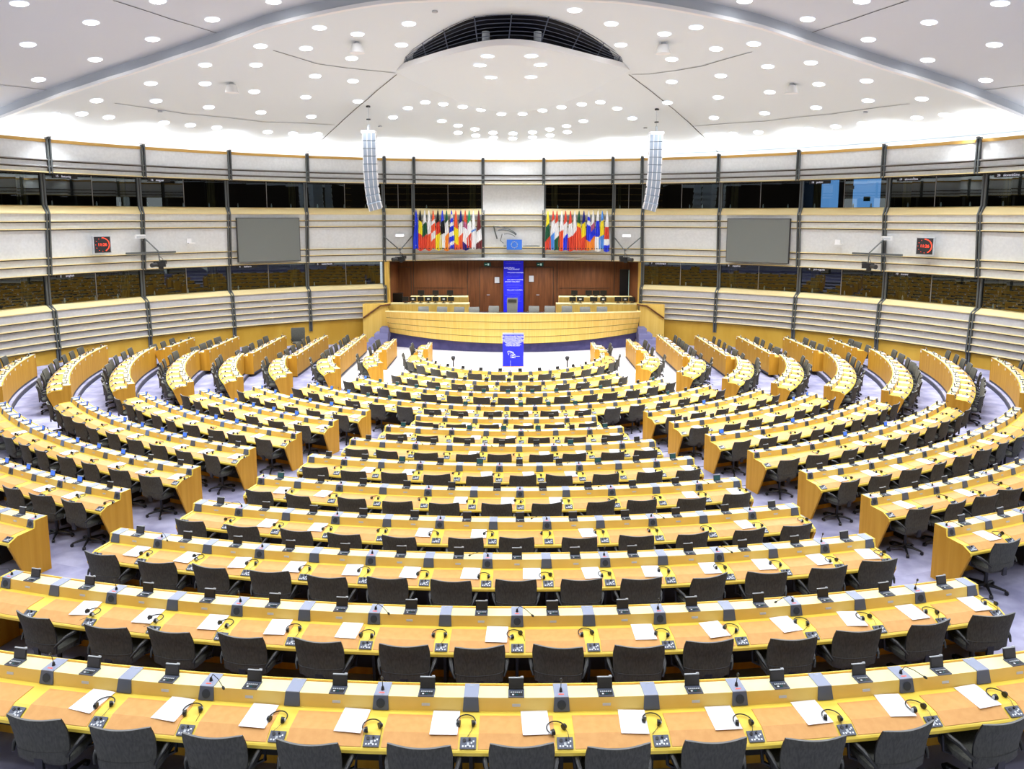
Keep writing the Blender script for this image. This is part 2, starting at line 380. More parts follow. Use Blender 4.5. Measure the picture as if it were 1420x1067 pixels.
# ------------------------------------------------------------------ desks
SEC_LEDGE = [(-.195, .90), (0, .90), (.022, .772), (.022, .74), (-.195, .74)]
SEC_WORK = [(.02, .774), (.31, .764), (.44, .698), (.452, .685), (.452, .655), (.30, .70), (.02, .735)]
PROFILE = [(-.205, .908), (.004, .908), (.028, .782), (.312, .772), (.455, .70), (.46, .645), (.21, 0), (-.205, 0)]
SEC_PAD = [(.082, .7778), (.31, .7705), (.43, .7085), (.43, .70), (.31, .762), (.082, .769)]
WHERE = {'central': 'central block', 'left': 'left block', 'right': 'right block', 'left wing': 'left wing', 'right wing': 'right wing', 'left rear': 'left rear wing', 'right rear': 'right rear wing'}
def rowname(row, block):
    r = RANK[row]
    if r == 0: return 'front row'
    if r == 12: return 'back row'
    return ORD[r]+' row from front'
seats = []
cam = (0, 0, 6.924)
for (row, block, pa, n, par, mode) in SEG:
    mid = pa.P(n/2, 0, 0); e = empty('curved_desk' if isinstance(pa, Arc) else 'straight_desk', mid)
    where = rowname(row, block)+' of the '+WHERE[block]
    tag(e, 'long %s maple desk for %d delegates, %s' % ('curved' if isinstance(pa, Arc) else 'straight', n, where), 'desk', 'maple desk rows of the assembly hall')
    dv = 3 if mid[1] < 28 else 2
    if row in 'LM': dv = 4
    fine = [i/dv for i in range(n*dv+1)]
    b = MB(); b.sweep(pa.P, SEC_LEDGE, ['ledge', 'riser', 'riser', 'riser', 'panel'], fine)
    for i in range(n):
        for (dt, w) in ((0, .045),):
            t0 = i+.5-w; t1 = i+.5+w
            b.sweep(pa.P, [(.0125, .845), (.0165, .822), (.012, .822), (.008, .845)], 'silver', [t0, t1])
    b.build('ledge', e, org=mid)
    b = MB(); b.sweep(pa.P, SEC_WORK, 'work', fine); b.build('worktop', e, org=mid)
    b = MB(); b.sweep(pa.P, [(-.197, .905), (-.175, .905), (-.175, .0), (-.197, .0)], 'panel', fine)
    b.sweep(pa.P, [(-.205, .07), (-.196, .07), (-.196, 0), (-.205, 0)], 'stepedge', fine)
    b.sweep(pa.P, [(-.204, .908), (-.19, .908), (-.19, .896), (-.204, .896)], 'work', fine)
    if 'wing' in block or 'rear' in block:
        for i in range(n+1):
            w = .05; t = min(max(i, .06), n-.06)
            b.sweep(pa.P, [(-.2035, .85), (-.1975, .85), (-.1975, .775), (-.2035, .775)], 'key', [t-w, t+w])
    b.build('back_panel', e, org=mid)
    for t0, t1 in ((-.035, .012), (n-.012, n+.035)):
        b = MB(); k = 1/ (hypot(*(pa.P(1, 0, 0)[q]-pa.P(0, 0, 0)[q] for q in (0, 1))) or 1) * .86
        b.sweep(pa.P, PROFILE, ['work', 'work', 'work', 'work', 'work', 'panel', 'panel', 'panel'], [t0 if t0 < 0 else t0, t1])
        # faces of the slab are panelling
        kk = b.mi('panel'); b.m[-1] = kk; b.m[-2] = kk
        b.build('end_panel', e, org=mid)
    b = MB()
    for i in range(0, n+1):
        if 0 < i < n: b.sweep(pa.P, [(-.17, .735), (.12, .70), (.05, .02), (-.17, .02)], 'dark', [i-.02, i+.02])
    b.sweep(pa.P, [(-.17, .735), (-.16, .735), (-.16, .1), (-.17, .1)], 'dark', fine)
    b.build('support_frame', e, org=mid)
    for i in range(n):
        b = MB(); b.sweep(pa.P, SEC_PAD, 'pad', [i+.105+j*.79/3 for j in range(4)]); b.build('desk_pad', e, org=mid)
    L = lambda t, r, z: tuple(pa.P(t, r, z)[q]-mid[q] for q in range(3))
    for i in range(n+1):
        t = min(max(i, .085), n-.085); sp = (i+par) % 2 == 0
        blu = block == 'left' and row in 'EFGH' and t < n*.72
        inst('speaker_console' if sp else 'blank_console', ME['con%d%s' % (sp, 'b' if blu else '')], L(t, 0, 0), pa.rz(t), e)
        inst('control_panel', ME['ctl'], L(t, .392, .735), pa.rz(t), e, rx=math.atan2(.066, .13))
        if sp: inst('microphone', ME['mic%d' % random.choice((0, 0, 0, 1, 1, 2, 2, 3))], L(t, -.08, .908), pa.rz(t), e)
    for i in range(n):
        t = i+.5; p = pa.P(t, 0, 0); k = 'scr'
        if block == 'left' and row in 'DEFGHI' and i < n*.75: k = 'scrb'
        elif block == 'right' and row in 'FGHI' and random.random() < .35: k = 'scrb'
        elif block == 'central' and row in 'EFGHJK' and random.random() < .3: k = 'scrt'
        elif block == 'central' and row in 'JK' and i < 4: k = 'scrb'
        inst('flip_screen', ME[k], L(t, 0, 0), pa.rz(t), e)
        seats.append((row, block, pa, i, n))
# ordinal wording of each seat
def seat_phrase(row, block, pa, i, n):
    if block == 'central': o = ORD[i]+' from left'
    else:
        ya, yb = pa.P(0, 0, 0)[1], pa.P(n, 0, 0)[1]
        o = ORD[i if ya < yb else n-1-i]+' from the near end'
    return '%s, %s, %s' % (o, rowname(row, block), WHERE[block])
def inview(p):
    if p[1] < 3: return False
    return abs(p[0]/p[1]) < .71
cand = []
for s_ in seats:
    row, block, pa, i, n = s_
    p = pa.P(i+.5, .5, .8)
    if inview(p): cand.append((math.dist(p, cam), s_))
cand.sort(key=lambda q: q[0])
print('SEATS', len(cand))
stuff = MB()
chairs_ = []
for idx, (d, (row, block, pa, i, n)) in enumerate(cand):
    t = i+.5+random.uniform(-.07, .07); r = .51+random.uniform(-.02, .05)
    rz = pa.rz(t)+radians(random.gauss(0, 5))
    if row == 'M' and block == 'central': r = .50
    p = pa.P(t, r-.24+.0, 0)
    # chair origin: seat centre, backrest 0.30 behind it
    p = pa.P(t, r-.14, 0)
    lab = 'charcoal swivel chair, '+seat_phrase(row, block, pa, i, n)
    if idx < 300:
        if idx < 190:
            e = empty('office_chair', p, rz)
            inst('backrest', ME['back'], (0, 0, 0), 0, e); inst('seat', ME['seat'], (0, 0, 0), 0, e)
            inst('armrest', ME['armL'], (0, 0, 0), 0, e); inst('armrest', ME['armR'], (0, 0, 0), 0, e); inst('star_base', ME['base'], (0, 0, 0), 0, e)
        else:
            e = inst('office_chair', ME['chair'], p, rz)
        tag(e, lab, 'chair', 'charcoal delegate chairs')
    else:
        c, s0 = cos(rz), sin(rz); k = len(stuff.v)
        stuff.v += [(p[0]+x*c-y*s0, p[1]+x*s0+y*c, p[2]+z) for x, y, z in CH_ALL.v]
        stuff.f += [tuple(k+q for q in f) for f in CH_ALL.f]; stuff.m += [stuff.mi(CH_ALL.mats[q]) for q in CH_ALL.m]
if stuff.v:
    tag(stuff.build('distant_chairs', None, True), 'distant charcoal chairs along the far front and wing desks', 'chairs', 'charcoal delegate chairs', 'stuff')
def place_flat(kind, ME_full, ALL, prob, rr, dt, name, labpre, cat, group, parts=None):
    st = MB(); cnt = 0
    for idx, (d, (row, block, pa, i, n)) in enumerate(cand):
        if random.random() > prob(row, block): continue
        t, r = dt(), rr()
        p = pa.P(i+t, r, .776 if kind == 'paper' else .777); rz = pa.rz(i+t)+radians(random.gauss(0, 4 if kind == 'paper' else 16)); rx = .031
        if cnt < 298:
            lab = labpre+seat_phrase(row, block, pa, i, n)
            if parts and cnt < 70:
                e = empty(name, p, rz); e.rotation_euler[0] = rx
                for nm, me in parts: inst(nm, ME[me], (0, 0, 0), 0, e)
            else: e = inst(name, ME_full, p, rz, None, rx)
            tag(e, lab, cat, group)
        else:
            c, s0 = cos(rz), sin(rz); k = len(st.v)
            st.v += [(p[0]+x*c-y*s0, p[1]+x*s0+y*c, p[2]+z+y*rx) for x, y, z in ALL.v]
            st.f += [tuple(k+q for q in f) for f in ALL.f]; st.m += [st.mi(ALL.mats[q]) for q in ALL.m]
        cnt += 1
    print(kind, cnt)
    if st.v: tag(st.build('distant_'+name+'s'), 'distant %ss on the far front and wing desks' % name.replace('_', ' '), cat+'s', group, 'stuff')
place_flat('paper', ME['paper'], pb, lambda r, b: .93 if r in 'ABC' or 'wing' in b or 'rear' in b else .68, lambda: random.uniform(.172, .188), lambda: random.uniform(.70, .76), 'paper_sheet', 'white paper sheet, ', 'paper', 'white paper sheets on the desks')
place_flat('headset', ME['hs'], HS_ALL, lambda r, b: .92, lambda: random.uniform(.17, .27), lambda: .95+random.uniform(-.04, .03), 'headset', 'black wired headset, ', 'headset', 'black headsets on the desks', [('headband', 'band'), ('earcup', 'cup0'), ('earcup', 'cup1'), ('cable', 'cable')])
CEIL = {"nearL":[[-13.624,21.478,12.748],[-12.861,23.662,12.788],[-15.393,24.536,12.333],[-12.008,25.804,12.788],[-10.373,22.766,13.17],[-9.587,24.787,13.169],[-14.509,26.799,12.33],[-16.999,27.54,11.781],[-7.299,23.792,13.441]],"nearR":[[7.11,23.71,13.454],[10.249,22.728,13.189],[13.471,21.4,12.772],[9.446,24.726,13.189],[12.728,23.585,12.812],[11.915,25.763,12.804],[15.319,24.454,12.349],[14.47,26.742,12.341],[16.991,27.455,11.794]],"edgeL":[[-6.273,25.225,13.02],[-8.645,26.531,12.723],[-11.073,27.753,12.335],[-13.586,28.832,11.87],[-16.039,29.515,11.342],[-17.926,29.852,10.857]],"edgeR":[[6.0,25.17,13.041],[8.275,26.345,12.783],[10.714,27.515,12.4],[13.233,28.556,11.955],[15.756,29.332,11.426],[18.049,29.762,10.843]],"panelL":[[-5.214,26.109,13.03],[-7.271,27.231,12.806],[-9.443,28.386,12.461],[-11.901,29.734,12.018],[-14.307,30.723,11.515],[-5.966,28.677,12.76],[-7.766,30.316,12.417],[-10.56,31.376,11.987],[-12.868,32.416,11.51],[-6.481,31.293,12.398],[-8.83,32.766,11.983],[-11.177,33.964,11.503],[-6.836,33.914,11.982],[-9.288,35.305,11.496]],"panelR":[[5.146,26.042,13.038],[7.226,27.233,12.808],[9.5,28.479,12.448],[11.913,29.692,12.023],[14.268,30.571,11.541],[5.976,28.716,12.756],[8.204,30.072,12.404],[10.58,31.347,11.99],[12.915,32.336,11.511],[6.544,31.318,12.388],[8.846,32.717,11.989],[11.272,33.933,11.494],[6.945,34.009,11.957],[9.393,35.337,11.477]],"lowL":[[-17.153,30.41,10.963],[-16.586,31.353,10.952],[-15.146,33.168,10.953],[-14.365,34.003,10.952],[-13.513,34.836,10.946],[-11.69,36.405,10.92],[-10.673,37.083,10.921],[-9.599,37.57,10.949]],"lowR":[[9.738,37.553,10.935],[10.785,36.982,10.926],[11.796,36.303,10.928],[13.663,34.836,10.923],[14.494,33.989,10.931],[15.267,33.071,10.948],[16.626,31.231,10.959],[17.249,30.322,10.956]],"above":[[-3.36,25.265,13.162],[-3.933,27.52,12.991],[3.249,25.249,13.167],[3.89,27.49,12.996],[1.951,24.103,13.285]],"ring1":[[-5.671,36.383,11.614],[-4.797,35.28,11.885],[-3.914,34.611,12.05],[-3.134,34.958,12.021],[-2.276,35.41,11.965],[-1.438,35.872,11.898],[-0.491,36.511,11.791],[0.525,36.499,11.791],[1.457,35.965,11.881],[2.319,35.442,11.959],[3.214,34.941,12.019],[4.014,34.557,12.053],[4.889,35.272,11.881],[5.782,36.468,11.589]],"ring2":[[-3.423,37.281,11.55],[-2.679,38.014,11.419],[-1.856,38.567,11.304],[-0.959,39.072,11.188],[0.067,39.189,11.165],[1.071,38.988,11.209],[1.93,38.552,11.308],[2.745,38.045,11.412],[3.508,37.24,11.554]],"ring3":[[-2.749,38.962,11.174],[-1.86,39.398,11.083],[-0.957,39.75,11.009],[0.059,39.891,10.978],[1.091,39.678,11.023],[2.001,39.347,11.092],[2.852,38.829,11.203]],"canlights_dir":[[-0.0319,1.03683,0.21405],[-0.04322,1.03514,0.20109],[-0.02891,1.033,0.18498],[0.0302,1.0367,0.21339],[0.04205,1.03515,0.20168],[0.02974,1.033,0.1853]],"band":[[-20.984,29.505,10.222],[-19.542,29.075,10.552],[-16.582,28.417,11.362],[-12.871,27.376,12.127],[-9.457,25.825,12.686],[-6.705,24.344,13.037],[-4.275,23.386,13.227],[-2.364,23.201,13.303],[0.027,23.045,13.325],[2.417,23.173,13.302],[4.251,23.416,13.226],[6.631,24.262,13.046],[9.336,25.513,12.725],[12.706,27.085,12.181],[16.531,28.094,11.408],[19.444,28.87,10.605],[20.898,29.319,10.256]],"can_back":[[-4.606,30.522,12.617],[-4.196,31.5,12.509],[-2.978,33.811,12.232],[-1.771,35.494,11.961],[-0.937,36.121,11.857],[0.104,36.345,11.821],[1.222,35.894,11.896],[2.041,35.206,12.007],[3.166,33.77,12.234],[4.203,31.362,12.525],[4.673,30.324,12.641]],"can_front":[[-4.601,30.486,12.624],[-4.029,29.255,12.543],[-3.095,27.78,12.471],[-2.253,26.445,12.4],[-1.248,25.219,12.349],[-0.632,24.566,12.327],[0.067,24.445,12.324],[0.535,24.635,12.327],[1.148,25.257,12.349],[2.149,26.472,12.399],[3.271,27.96,12.464],[4.103,29.124,12.549],[4.665,30.276,12.646]],"arc":[[-4.433,29.869,12.715],[-3.923,28.551,12.919],[-2.912,26.803,13.073],[-2.038,25.462,13.189],[-1.27,24.6,13.267],[-0.627,24.457,13.287],[0.007,24.42,13.289],[0.642,24.456,13.288],[1.169,24.598,13.27],[2.114,25.447,13.191],[2.978,26.666,13.08],[4.101,28.687,12.893],[4.555,29.813,12.717]],"seams":[[[-4.628,30.843,12.575],[-6.353,33.718,12.053],[-8.329,36.673,11.318],[-10.8,39.987,10.263]],[[4.702,30.788,12.578],[6.283,33.211,12.145],[7.989,35.663,11.562],[9.155,37.293,11.07],[10.108,38.555,10.638],[11.129,40.308,10.168]],[[-8.385,27.085,12.7],[-7.346,28.925,12.614],[-6.401,29.686,12.604],[-5.39,30.254,12.604],[-4.656,30.652,12.596]],[[8.469,27.131,12.69],[7.221,29.19,12.593],[6.353,29.986,12.57],[5.477,30.591,12.557],[4.814,30.763,12.574]],[[-15.683,30.155,11.332],[-14.02,32.664,11.266],[-11.449,35.163,11.23],[-8.512,36.706,11.288]],[[15.693,30.048,11.344],[13.812,32.671,11.305],[11.595,34.895,11.26],[8.737,36.76,11.249]]],"seams_near":[[[-11.412,22.242,13.046],[-10.668,24.385,13.053],[-9.783,26.342,13.028]],[[11.33,22.165,13.057],[10.649,24.297,13.06],[9.803,26.399,13.021]],[[-18.161,27.182,11.539],[-17.421,28.457,11.575],[-16.969,29.281,11.577]],[[18.141,27.095,11.548],[17.55,28.176,11.577],[16.912,29.352,11.581]]],"cones":[[-5.419,26.997,12.968],[-11.006,30.083,12.098],[5.32,27.037,12.968],[11.006,30.078,12.1]],"array_mount":[[-6.525,34.676,11.88],[6.67,34.996,11.815]],"sensor":[[-2.398,24.165,13.267],[-14.707,31.889,11.265],[14.767,31.805,11.264],[-6.489,37.482,11.314],[6.617,37.588,11.274]]}  # ceiling points cast from image pixels onto assumed surfaces beforehand; facade fittings likewise
# ------------------------------------------------------------------ floor tiers
XW, YW = -.216, 19.74
def stadium(R, n=64, ext=14.0):
    pts = []
    for i in range(7): pts.append((-R, CY+ext*(6-i)/6))
    for i in range(1, n): a = -pi/2+pi*i/n; pts.append((R*sin(a), CY-R*cos(a)))
    for i in range(7): pts.append((R, CY+ext*i/6))
    return pts
names = 'MLKJIHGFEDCBA'
b = MB(); edges = MB()
radii = [ROW[n_][0]-.36 for n_ in names]+[33.0]
z0 = ROW['M'][1]
b.loft([[(x, y, z0) for x, y in stadium(.3)], [(x, y, z0) for x, y in stadium(radii[2])]], 'well')
for k, n_ in enumerate(names):
    if k < 2: continue
    z = ROW[n_][1]; zp = ROW[names[k-1]][1] if k > 2 else z0
    a = stadium(radii[k]); c = stadium(radii[k+1]); cc = stadium(radii[k]+.05)
    b.loft([[(x, y, zp) for x, y in a], [(x, y, z) for x, y in a]], 'stepedge' if k < 10 else 'stepc')
    b.loft([[(x, y, z) for x, y in a], [(x, y, z) for x, y in cc]], 'stepedge' if 3 < k < 10 else 'carpet')
    b.loft([[(x, y, z) for x, y in cc], [(x, y, z) for x, y in c]], 'carpet')
# drop what lies far outside the round room
keep = [i for i, f in enumerate(b.f) if min(hypot(b.v[q][0]-XW, b.v[q][1]-YW) for q in f) < 21.6 or b.v[f[0]][1] < 15]
b.f = [b.f[i] for i in keep]; b.m = [b.m[i] for i in keep]
struct(b.build('floor'))
# ------------------------------------------------------------------ round wall
def wp(a, R, z): a = radians(a); return (XW+R*sin(a), YW+R*cos(a), z)
def ws(a, R, z0, z1, n=3): pass
def band(b, a0, a1, sec, m, n=4, cap=True):
    b.sweep(lambda t, r, z: wp(a0+(a1-a0)*t, r, z), sec, m, [i/n for i in range(n+1)], cap)
MU_L = [-91.6, -81.1, -70.6, -60.1, -49.6, -39.0, -28.7, -17.95]
MU_C = [-13.7, -3.62, 5.32, 15.4]
MU_R = [19.6, 30.25, 40.8, 51.25, 61.7, 72.2, 82.7, 93.2]
ZL = dict(top=9.95, wt=8.62, wb=7.33, sb=7.02, pb=4.476, lwb=3.20, lsb=3.02, wood=1.44)
RT, RG, RSB, RM0, RM1, RLG, RL0, RL1 = 21.14, 21.75, 21.6, 21.58, 21.78, 22.0, 21.66, 21.54
allm = MU_L+MU_C+MU_R
def bays():
    for i in range(len(allm)-1): yield i, allm[i], allm[i+1]
def fracs(z0, z1, l): return [z0+(z1-z0)*q for q in l]
wu = MB(); wm = MB(); wl = MB(); tr = MB(); wb_ = MB(); bk = MB()
def rails(a0, a1, zs, rf, m='rail'):
    for z in zs:
        r = rf(z)
        band(tr, a0, a1, [(r-.10, z+.018), (r, z+.018), (r, z-.018), (r-.10, z-.018)], m)
        band(tr, a0, a1, [(r-.012, z-.018), (r, z-.018), (r, z-.06), (r-.012, z-.06)], 'gap_shade')  # dark strip paints the shadow beneath each rail
for i, a0, a1 in bays():
    mid = a0 >= -18 and a1 <= 19.7; centre = abs(a0+3.62) < .1
    n = max(2, int((a1-a0)/2.6))
    # upper fascia, leaning out to the room
    band(wu, a0, a1, [(RT, ZL['top']-.13), (RT, ZL['wt']), (RT+.3, ZL['wt']), (RT+.3, ZL['top']-.13)], 'wallfab', n)
    band(tr, a0, a1, [(RT-.03, ZL['top']), (RT+.3, ZL['top']), (RT+.3, ZL['top']-.13), (RT-.03, ZL['top']-.13)], 'toprail', n)
    rails(a0, a1, [9.13, 8.87], lambda z: RT, 'rail_dark'); rails(a0, a1, [8.64], lambda z: RT)
    # middle panel
    rf = lambda z: RM0+(RM1-RM0)*(7.02-z)/(7.02-4.476)
    band(wm, a0, a1, [(RM0, 7.02), (RM1, 4.476), (RM1+.15, 4.476), (RM0+.3, 7.02)], 'wallfab', n)
    if not centre:
        band(tr, a0, a1, [(RG+.02, 7.34), (RM0-.06, 7.03), (RM0-.06, 6.99), (RG+.02, 6.99)], 'rail', n)
    else:
        band(wm, a0, a1, [(RM0, 8.62), (RM0, 7.02), (RM0+.2, 7.02), (RM0+.2, 8.62)], 'wallfab', n)
        rails(a0, a1, [7.02], rf)
    rails(a0, a1, [6.69, 6.37, 5.19, 4.87, 4.50], rf)
    if not mid:
        rf = lambda z: RL0+(RL1-RL0)*(3.02-z)/1.58
        band(tr, a0, a1, [(RLG+.02, 3.22), (RL0-.05, 3.03), (RL0-.05, 2.99), (RLG+.02, 2.99)], 'rail', n)
        band(wl, a0, a1, [(RL0, 3.02), (RL1, 1.44), (RL1+.3, 1.44), (RL0+.3, 3.02)], 'wallfab_dimmed', n)
        rails(a0, a1, [2.67, 2.36, 2.05, 1.75, 1.45], rf)
        band(wb_, a0, a1, [(RL1+.02, 1.44), (RL1+.02, -.05), (RL1+.25, -.05), (RL1+.25, 1.44)], 'wood', n)
struct(wu.build('wall_upper')); struct(wm.build('wall_middle')); struct(wl.build('wall_lower')); struct(wb_.build('wall_base')); struct(tr.build('trim_1'))
# mullions, one by one
def mull(a, lower=True, lowz=1.4):
    b = MB(); da = .2
    def seg(r0, z0, r1, z1, w=.055, d=.12):
        for s_ in (-1, 1):
            o = s_*.055/21.5*57.3
            P = [wp(a+o-.08, r0-d, z0), wp(a+o+.08, r0-d, z0), wp(a+o+.08, r0+.05, z0), wp(a+o-.08, r0+.05, z0)]
            Q = [wp(a+o-.08, r1-d, z1), wp(a+o+.08, r1-d, z1), wp(a+o+.08, r1+.05, z1), wp(a+o-.08, r1+.05, z1)]
            b.loft([P, Q], 'mull', True); b.face(Q, 'mull'); b.face(P[::-1], 'mull')
        b.loft([[wp(a-.12, r0-d*.4, z0), wp(a+.12, r0-d*.4, z0)], [wp(a-.12, r1-d*.4, z1), wp(a+.12, r1-d*.4, z1)]], 'dark')
    seg(RT, 10.02, RT, 8.6); seg(RG-.06, 8.6, RG-.06, 7.32, d=.03); seg(RG, 7.34, RM0, 7.0); seg(RM0, 7.0, RM1, 4.47)
    if lower:
        seg(RLG-.06, 4.47, RLG-.06, 3.2, d=.03); seg(RLG, 3.22, RL0, 3.0); seg(RL0, 3.0, RL1, 1.4)
        seg(RL1, 1.4, RL1, .9, d=.05)
    return b.build('trim_2')
for a in MU_L[:-1]: struct(mull(a))
struct(mull(MU_L[-1])); struct(mull(MU_R[0]))
for a in MU_R[1:]: struct(mull(a))
for a in MU_C: struct(mull(a, False))
# booth windows: one per bay and level, glass in two lights with a slim post
LANG_U = {3: '15  lietuvių', 4: '16  magyar', 14: '18  polski', 15: '19  slovenčina', 16: '20  slovenščina'}
LANG_L = {3: '2  english', 4: '3  français', 5: '4  italiano', 6: '5  nederlands', 11: '6  dansk', 12: '7  ελληνικά', 13: '8  español', 14: '9  português', 15: '10  suomi'}
wn = 0
for i, a0, a1 in bays():
    if a1 < -75 or a0 > 78: continue
    centre = abs(a0+3.62) < .1; mid = a0 >= -18 and a1 <= 19.7
    vis = ORD[min(19, max(0, i-2))]; onscr = 2 <= i <= 16
    for lev in (0, 1):
        if lev == 0 and centre: continue
        if lev == 1 and mid: continue
        R, zt, zb = (RG, 8.62, 7.32) if lev == 0 else (RLG, 4.476, 3.2)
        wn += 1
        w = struct(empty('window_%d' % wn, wp((a0+a1)/2, R, zb)))
        org = w.location[:]
        b = MB(); n = 4
        b.loft([[wp(a0+(a1-a0)*q/n, R, zt) for q in range(n+1)], [wp(a0+(a1-a0)*q/n, R, zb) for q in range(n+1)]], 'glass')
        b.build('pane', w, org=org)
        am = a0+(a1-a0)*.5
        b = MB(); b.tube([wp(am, R-.01, zt), wp(am, R-.01, zb)], .014, 'rail_dark', 6)
        b.build('frame', w, org=org)
        # booth behind
        b = MB(); R2 = R+1.5
        lit = lev == 0 and i == 14
        band(b, a0, a1, [(R2, zt+.35), (R2, zb-.6)], 'boothdark', 4, False)
        if lit:
            for q0, q1 in ((.02, .30), (.46, .76)): b.loft([[wp(a0+(a1-a0)*q, R+1.42, z) for q in (q0, q1)] for z in (8.8, 6.9)], 'boothblue')
            b.box(wp(a0+(a1-a0)*.62, R+1.38, 7.75), (.3, .03, .22), 'green', rz=-radians((a0+a1)/2))
            b.box(wp(a0+(a1-a0)*.45, R+1.36, 8.3), (.2, .05, .16), 'black', rz=-radians((a0+a1)/2))
        b.loft([[wp(a0+.15, R+.12, z), wp(a0+.15, R2, z)] for z in (zt+.2, zb-.5)], 'boothdark')
        b.loft([[wp(a0, R+.12, zb-.1), wp(a0, R2, zb-.1)], [wp(a1, R+.12, zb-.1), wp(a1, R2, zb-.1)]], 'boothdark')
        b.loft([[wp(a0, R+.12, zt+.15), wp(a0, R2, zt+.15)], [wp(a1, R+.12, zt+.15), wp(a1, R2, zt+.15)]], 'boothdark')
        struct(b.build('wall_booth'))
        k = MB(); q = .86 if a0 < 0 else .14
        rows = []
        for z in (zt+.1, zb-.1): rows.append([wp(a0+(a1-a0)*(q-.045+.09*j/12), R+.5+.05*(j % 2), z) for j in range(13)])
        k.loft(rows, 'curtain')
        if onscr: tag(k.build('booth_curtain'), 'olive curtain hanging in the %s interpreters booth, %s bay from the left' % ('upper' if lev == 0 else 'lower', vis), 'curtain', 'curtains of the interpreters booths')
        lang = (LANG_U if lev == 0 else LANG_L).get(i)
        if lang and not (lev == 1 and i == 4):
            ac = a0+(a1-a0)*.14 if a0 < 0 else a0+(a1-a0)*.12
            w_ = lang.split('  ')
            s_ = empty('booth_sign', wp(ac, R-.05, zt-.09)); rr = radians(ac)
            tag(s_, 'small dark booth sign reading %s' % lang.replace('  ', ' '), 'sign', 'language signs of the interpreters booths')
            pl = MB(); pl.box((.36, .012, 0), (1.0, .012, .15), 'black'); p_ = pl.build('plate', s_)
            s_.rotation_euler = (0, 0, -rr)
            text('lettering', w_[0], .12, (-.03, 0, 0), (pi/2, 0, 0), 'txt', s_, align='LEFT'); text('lettering', w_[1], .13, (.2, 0, 0), (pi/2, 0, 0), 'txt', s_, align='LEFT')
        # a few things on the booth ledge
        if -66 < (a0+a1)/2 < 67:
            rnd = random.Random(i*7+lev)
            for q in range(3 if not mid else 1):
                fr = (.15, .55, .8)[q]+rnd.uniform(-.05, .05)
                bb_ = MB(); bb_.cyl((0, 0, 0), .035, .14, 'bottle', 8); bb_.cyl((0, 0, .14), .035, .05, 'bottle', 8, .014); bb_.cyl((0, 0, .19), .016, .025, 'white', 8)
                o = bb_.build('water_bottle'); o.location = wp(a0+(a1-a0)*fr, R+.25, zb-.005)
                tag(o, 'small clear water bottle, %s along the %s booth ledge, %s bay' % (ORD[q], 'upper' if lev == 0 else 'lower', vis), 'bottle', 'water bottles on the booth ledges')
                if q == 0 and not mid:
                    pass
    if -66 < (a0+a1)/2 < 67 and not mid:
        pass
b = MB()
for lev, (R, zb) in enumerate(((RG, 7.32), (RLG, 3.2))):
    for i, a0, a1 in bays():
        if lev and a0 >= -18 and a1 <= 19.7: continue
        if abs(a0+3.62) < .1: continue
        b.loft([[wp(a0, R+.02, zb), wp(a1, R+.02, zb)], [wp(a0, R+.6, zb-.01), wp(a1, R+.6, zb-.01)]], 'rail')
struct(b.build('trim_3'))
# ------------------------------------------------------------------ ceiling
PR = [0, 4, 8, 12, 14, 15.5, 17, 18.2, 19.5]; PZ = [5.4, 5.3, 5.0, 4.42, 4.05, 3.72, 3.32, 2.98, 2.7]
def dome(x, y):
    r = hypot(x, max(0, y-19.74))/S
    if r >= 19.5: v = 2.7-(r-19.5)*.2
    else:
        for i in range(8):
            if PR[i] <= r <= PR[i+1]: v = PZ[i]+(PZ[i+1]-PZ[i])*(r-PR[i])/(PR[i+1]-PR[i]); break
    return (v+5.77)*S
bandp = sorted([tuple(p) for p in CEIL['band']])
bandp = [(-26, 30.2, 0)]+bandp+[(26, 30.2, 0)]
def yc(x):
    for i in range(len(bandp)-1):
        if bandp[i][0] <= x <= bandp[i+1][0]:
            u = (x-bandp[i][0])/(bandp[i+1][0]-bandp[i][0]); return bandp[i][1]+(bandp[i+1][1]-bandp[i][1])*u
    return 30.2
def ycs(x): return sum(yc(min(26, max(-26, x+d)))*w for d, w in ((-1.2, .15), (-.6, .2), (0, .3), (.6, .2), (1.2, .15)))
xs = [-26+i*.5 for i in range(105)]
b = MB()
rows = []
for x in xs:
    y0 = ycs(x); ym = 19.74+math.sqrt(max(.2, 22.9**2-x*x)) if abs(x) < 22.9 else 19.9
    ym = max(ym, y0+.05); rows.append([(x, y0+(ym-y0)*j/24, dome(x, y0+(ym-y0)*j/24)) for j in range(25)])
b.loft(rows, 'ceil')
struct(b.build('ceiling', None, True))
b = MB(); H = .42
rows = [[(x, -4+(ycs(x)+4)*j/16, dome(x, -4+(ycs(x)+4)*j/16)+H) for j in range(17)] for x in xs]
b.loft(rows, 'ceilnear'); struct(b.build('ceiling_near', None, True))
b = MB()
b.loft([[(x, ycs(x)-.03, dome(x, ycs(x))+H) for x in xs], [(x, ycs(x)-.03, dome(x, ycs(x))+.1) for x in xs]], 'fascia')
b.loft([[(x, ycs(x)-.03, dome(x, ycs(x))+.1) for x in xs], [(x, ycs(x)-.18, dome(x, ycs(x))+.08) for x in xs], [(x, ycs(x)-.18, dome(x, ycs(x))-.03) for x in xs], [(x, ycs(x)+.02, dome(x, ycs(x))-.03) for x in xs], [(x, ycs(x)+.02, dome(x, ycs(x))) for x in xs]], 'white')
struct(b.build('trim_4'))
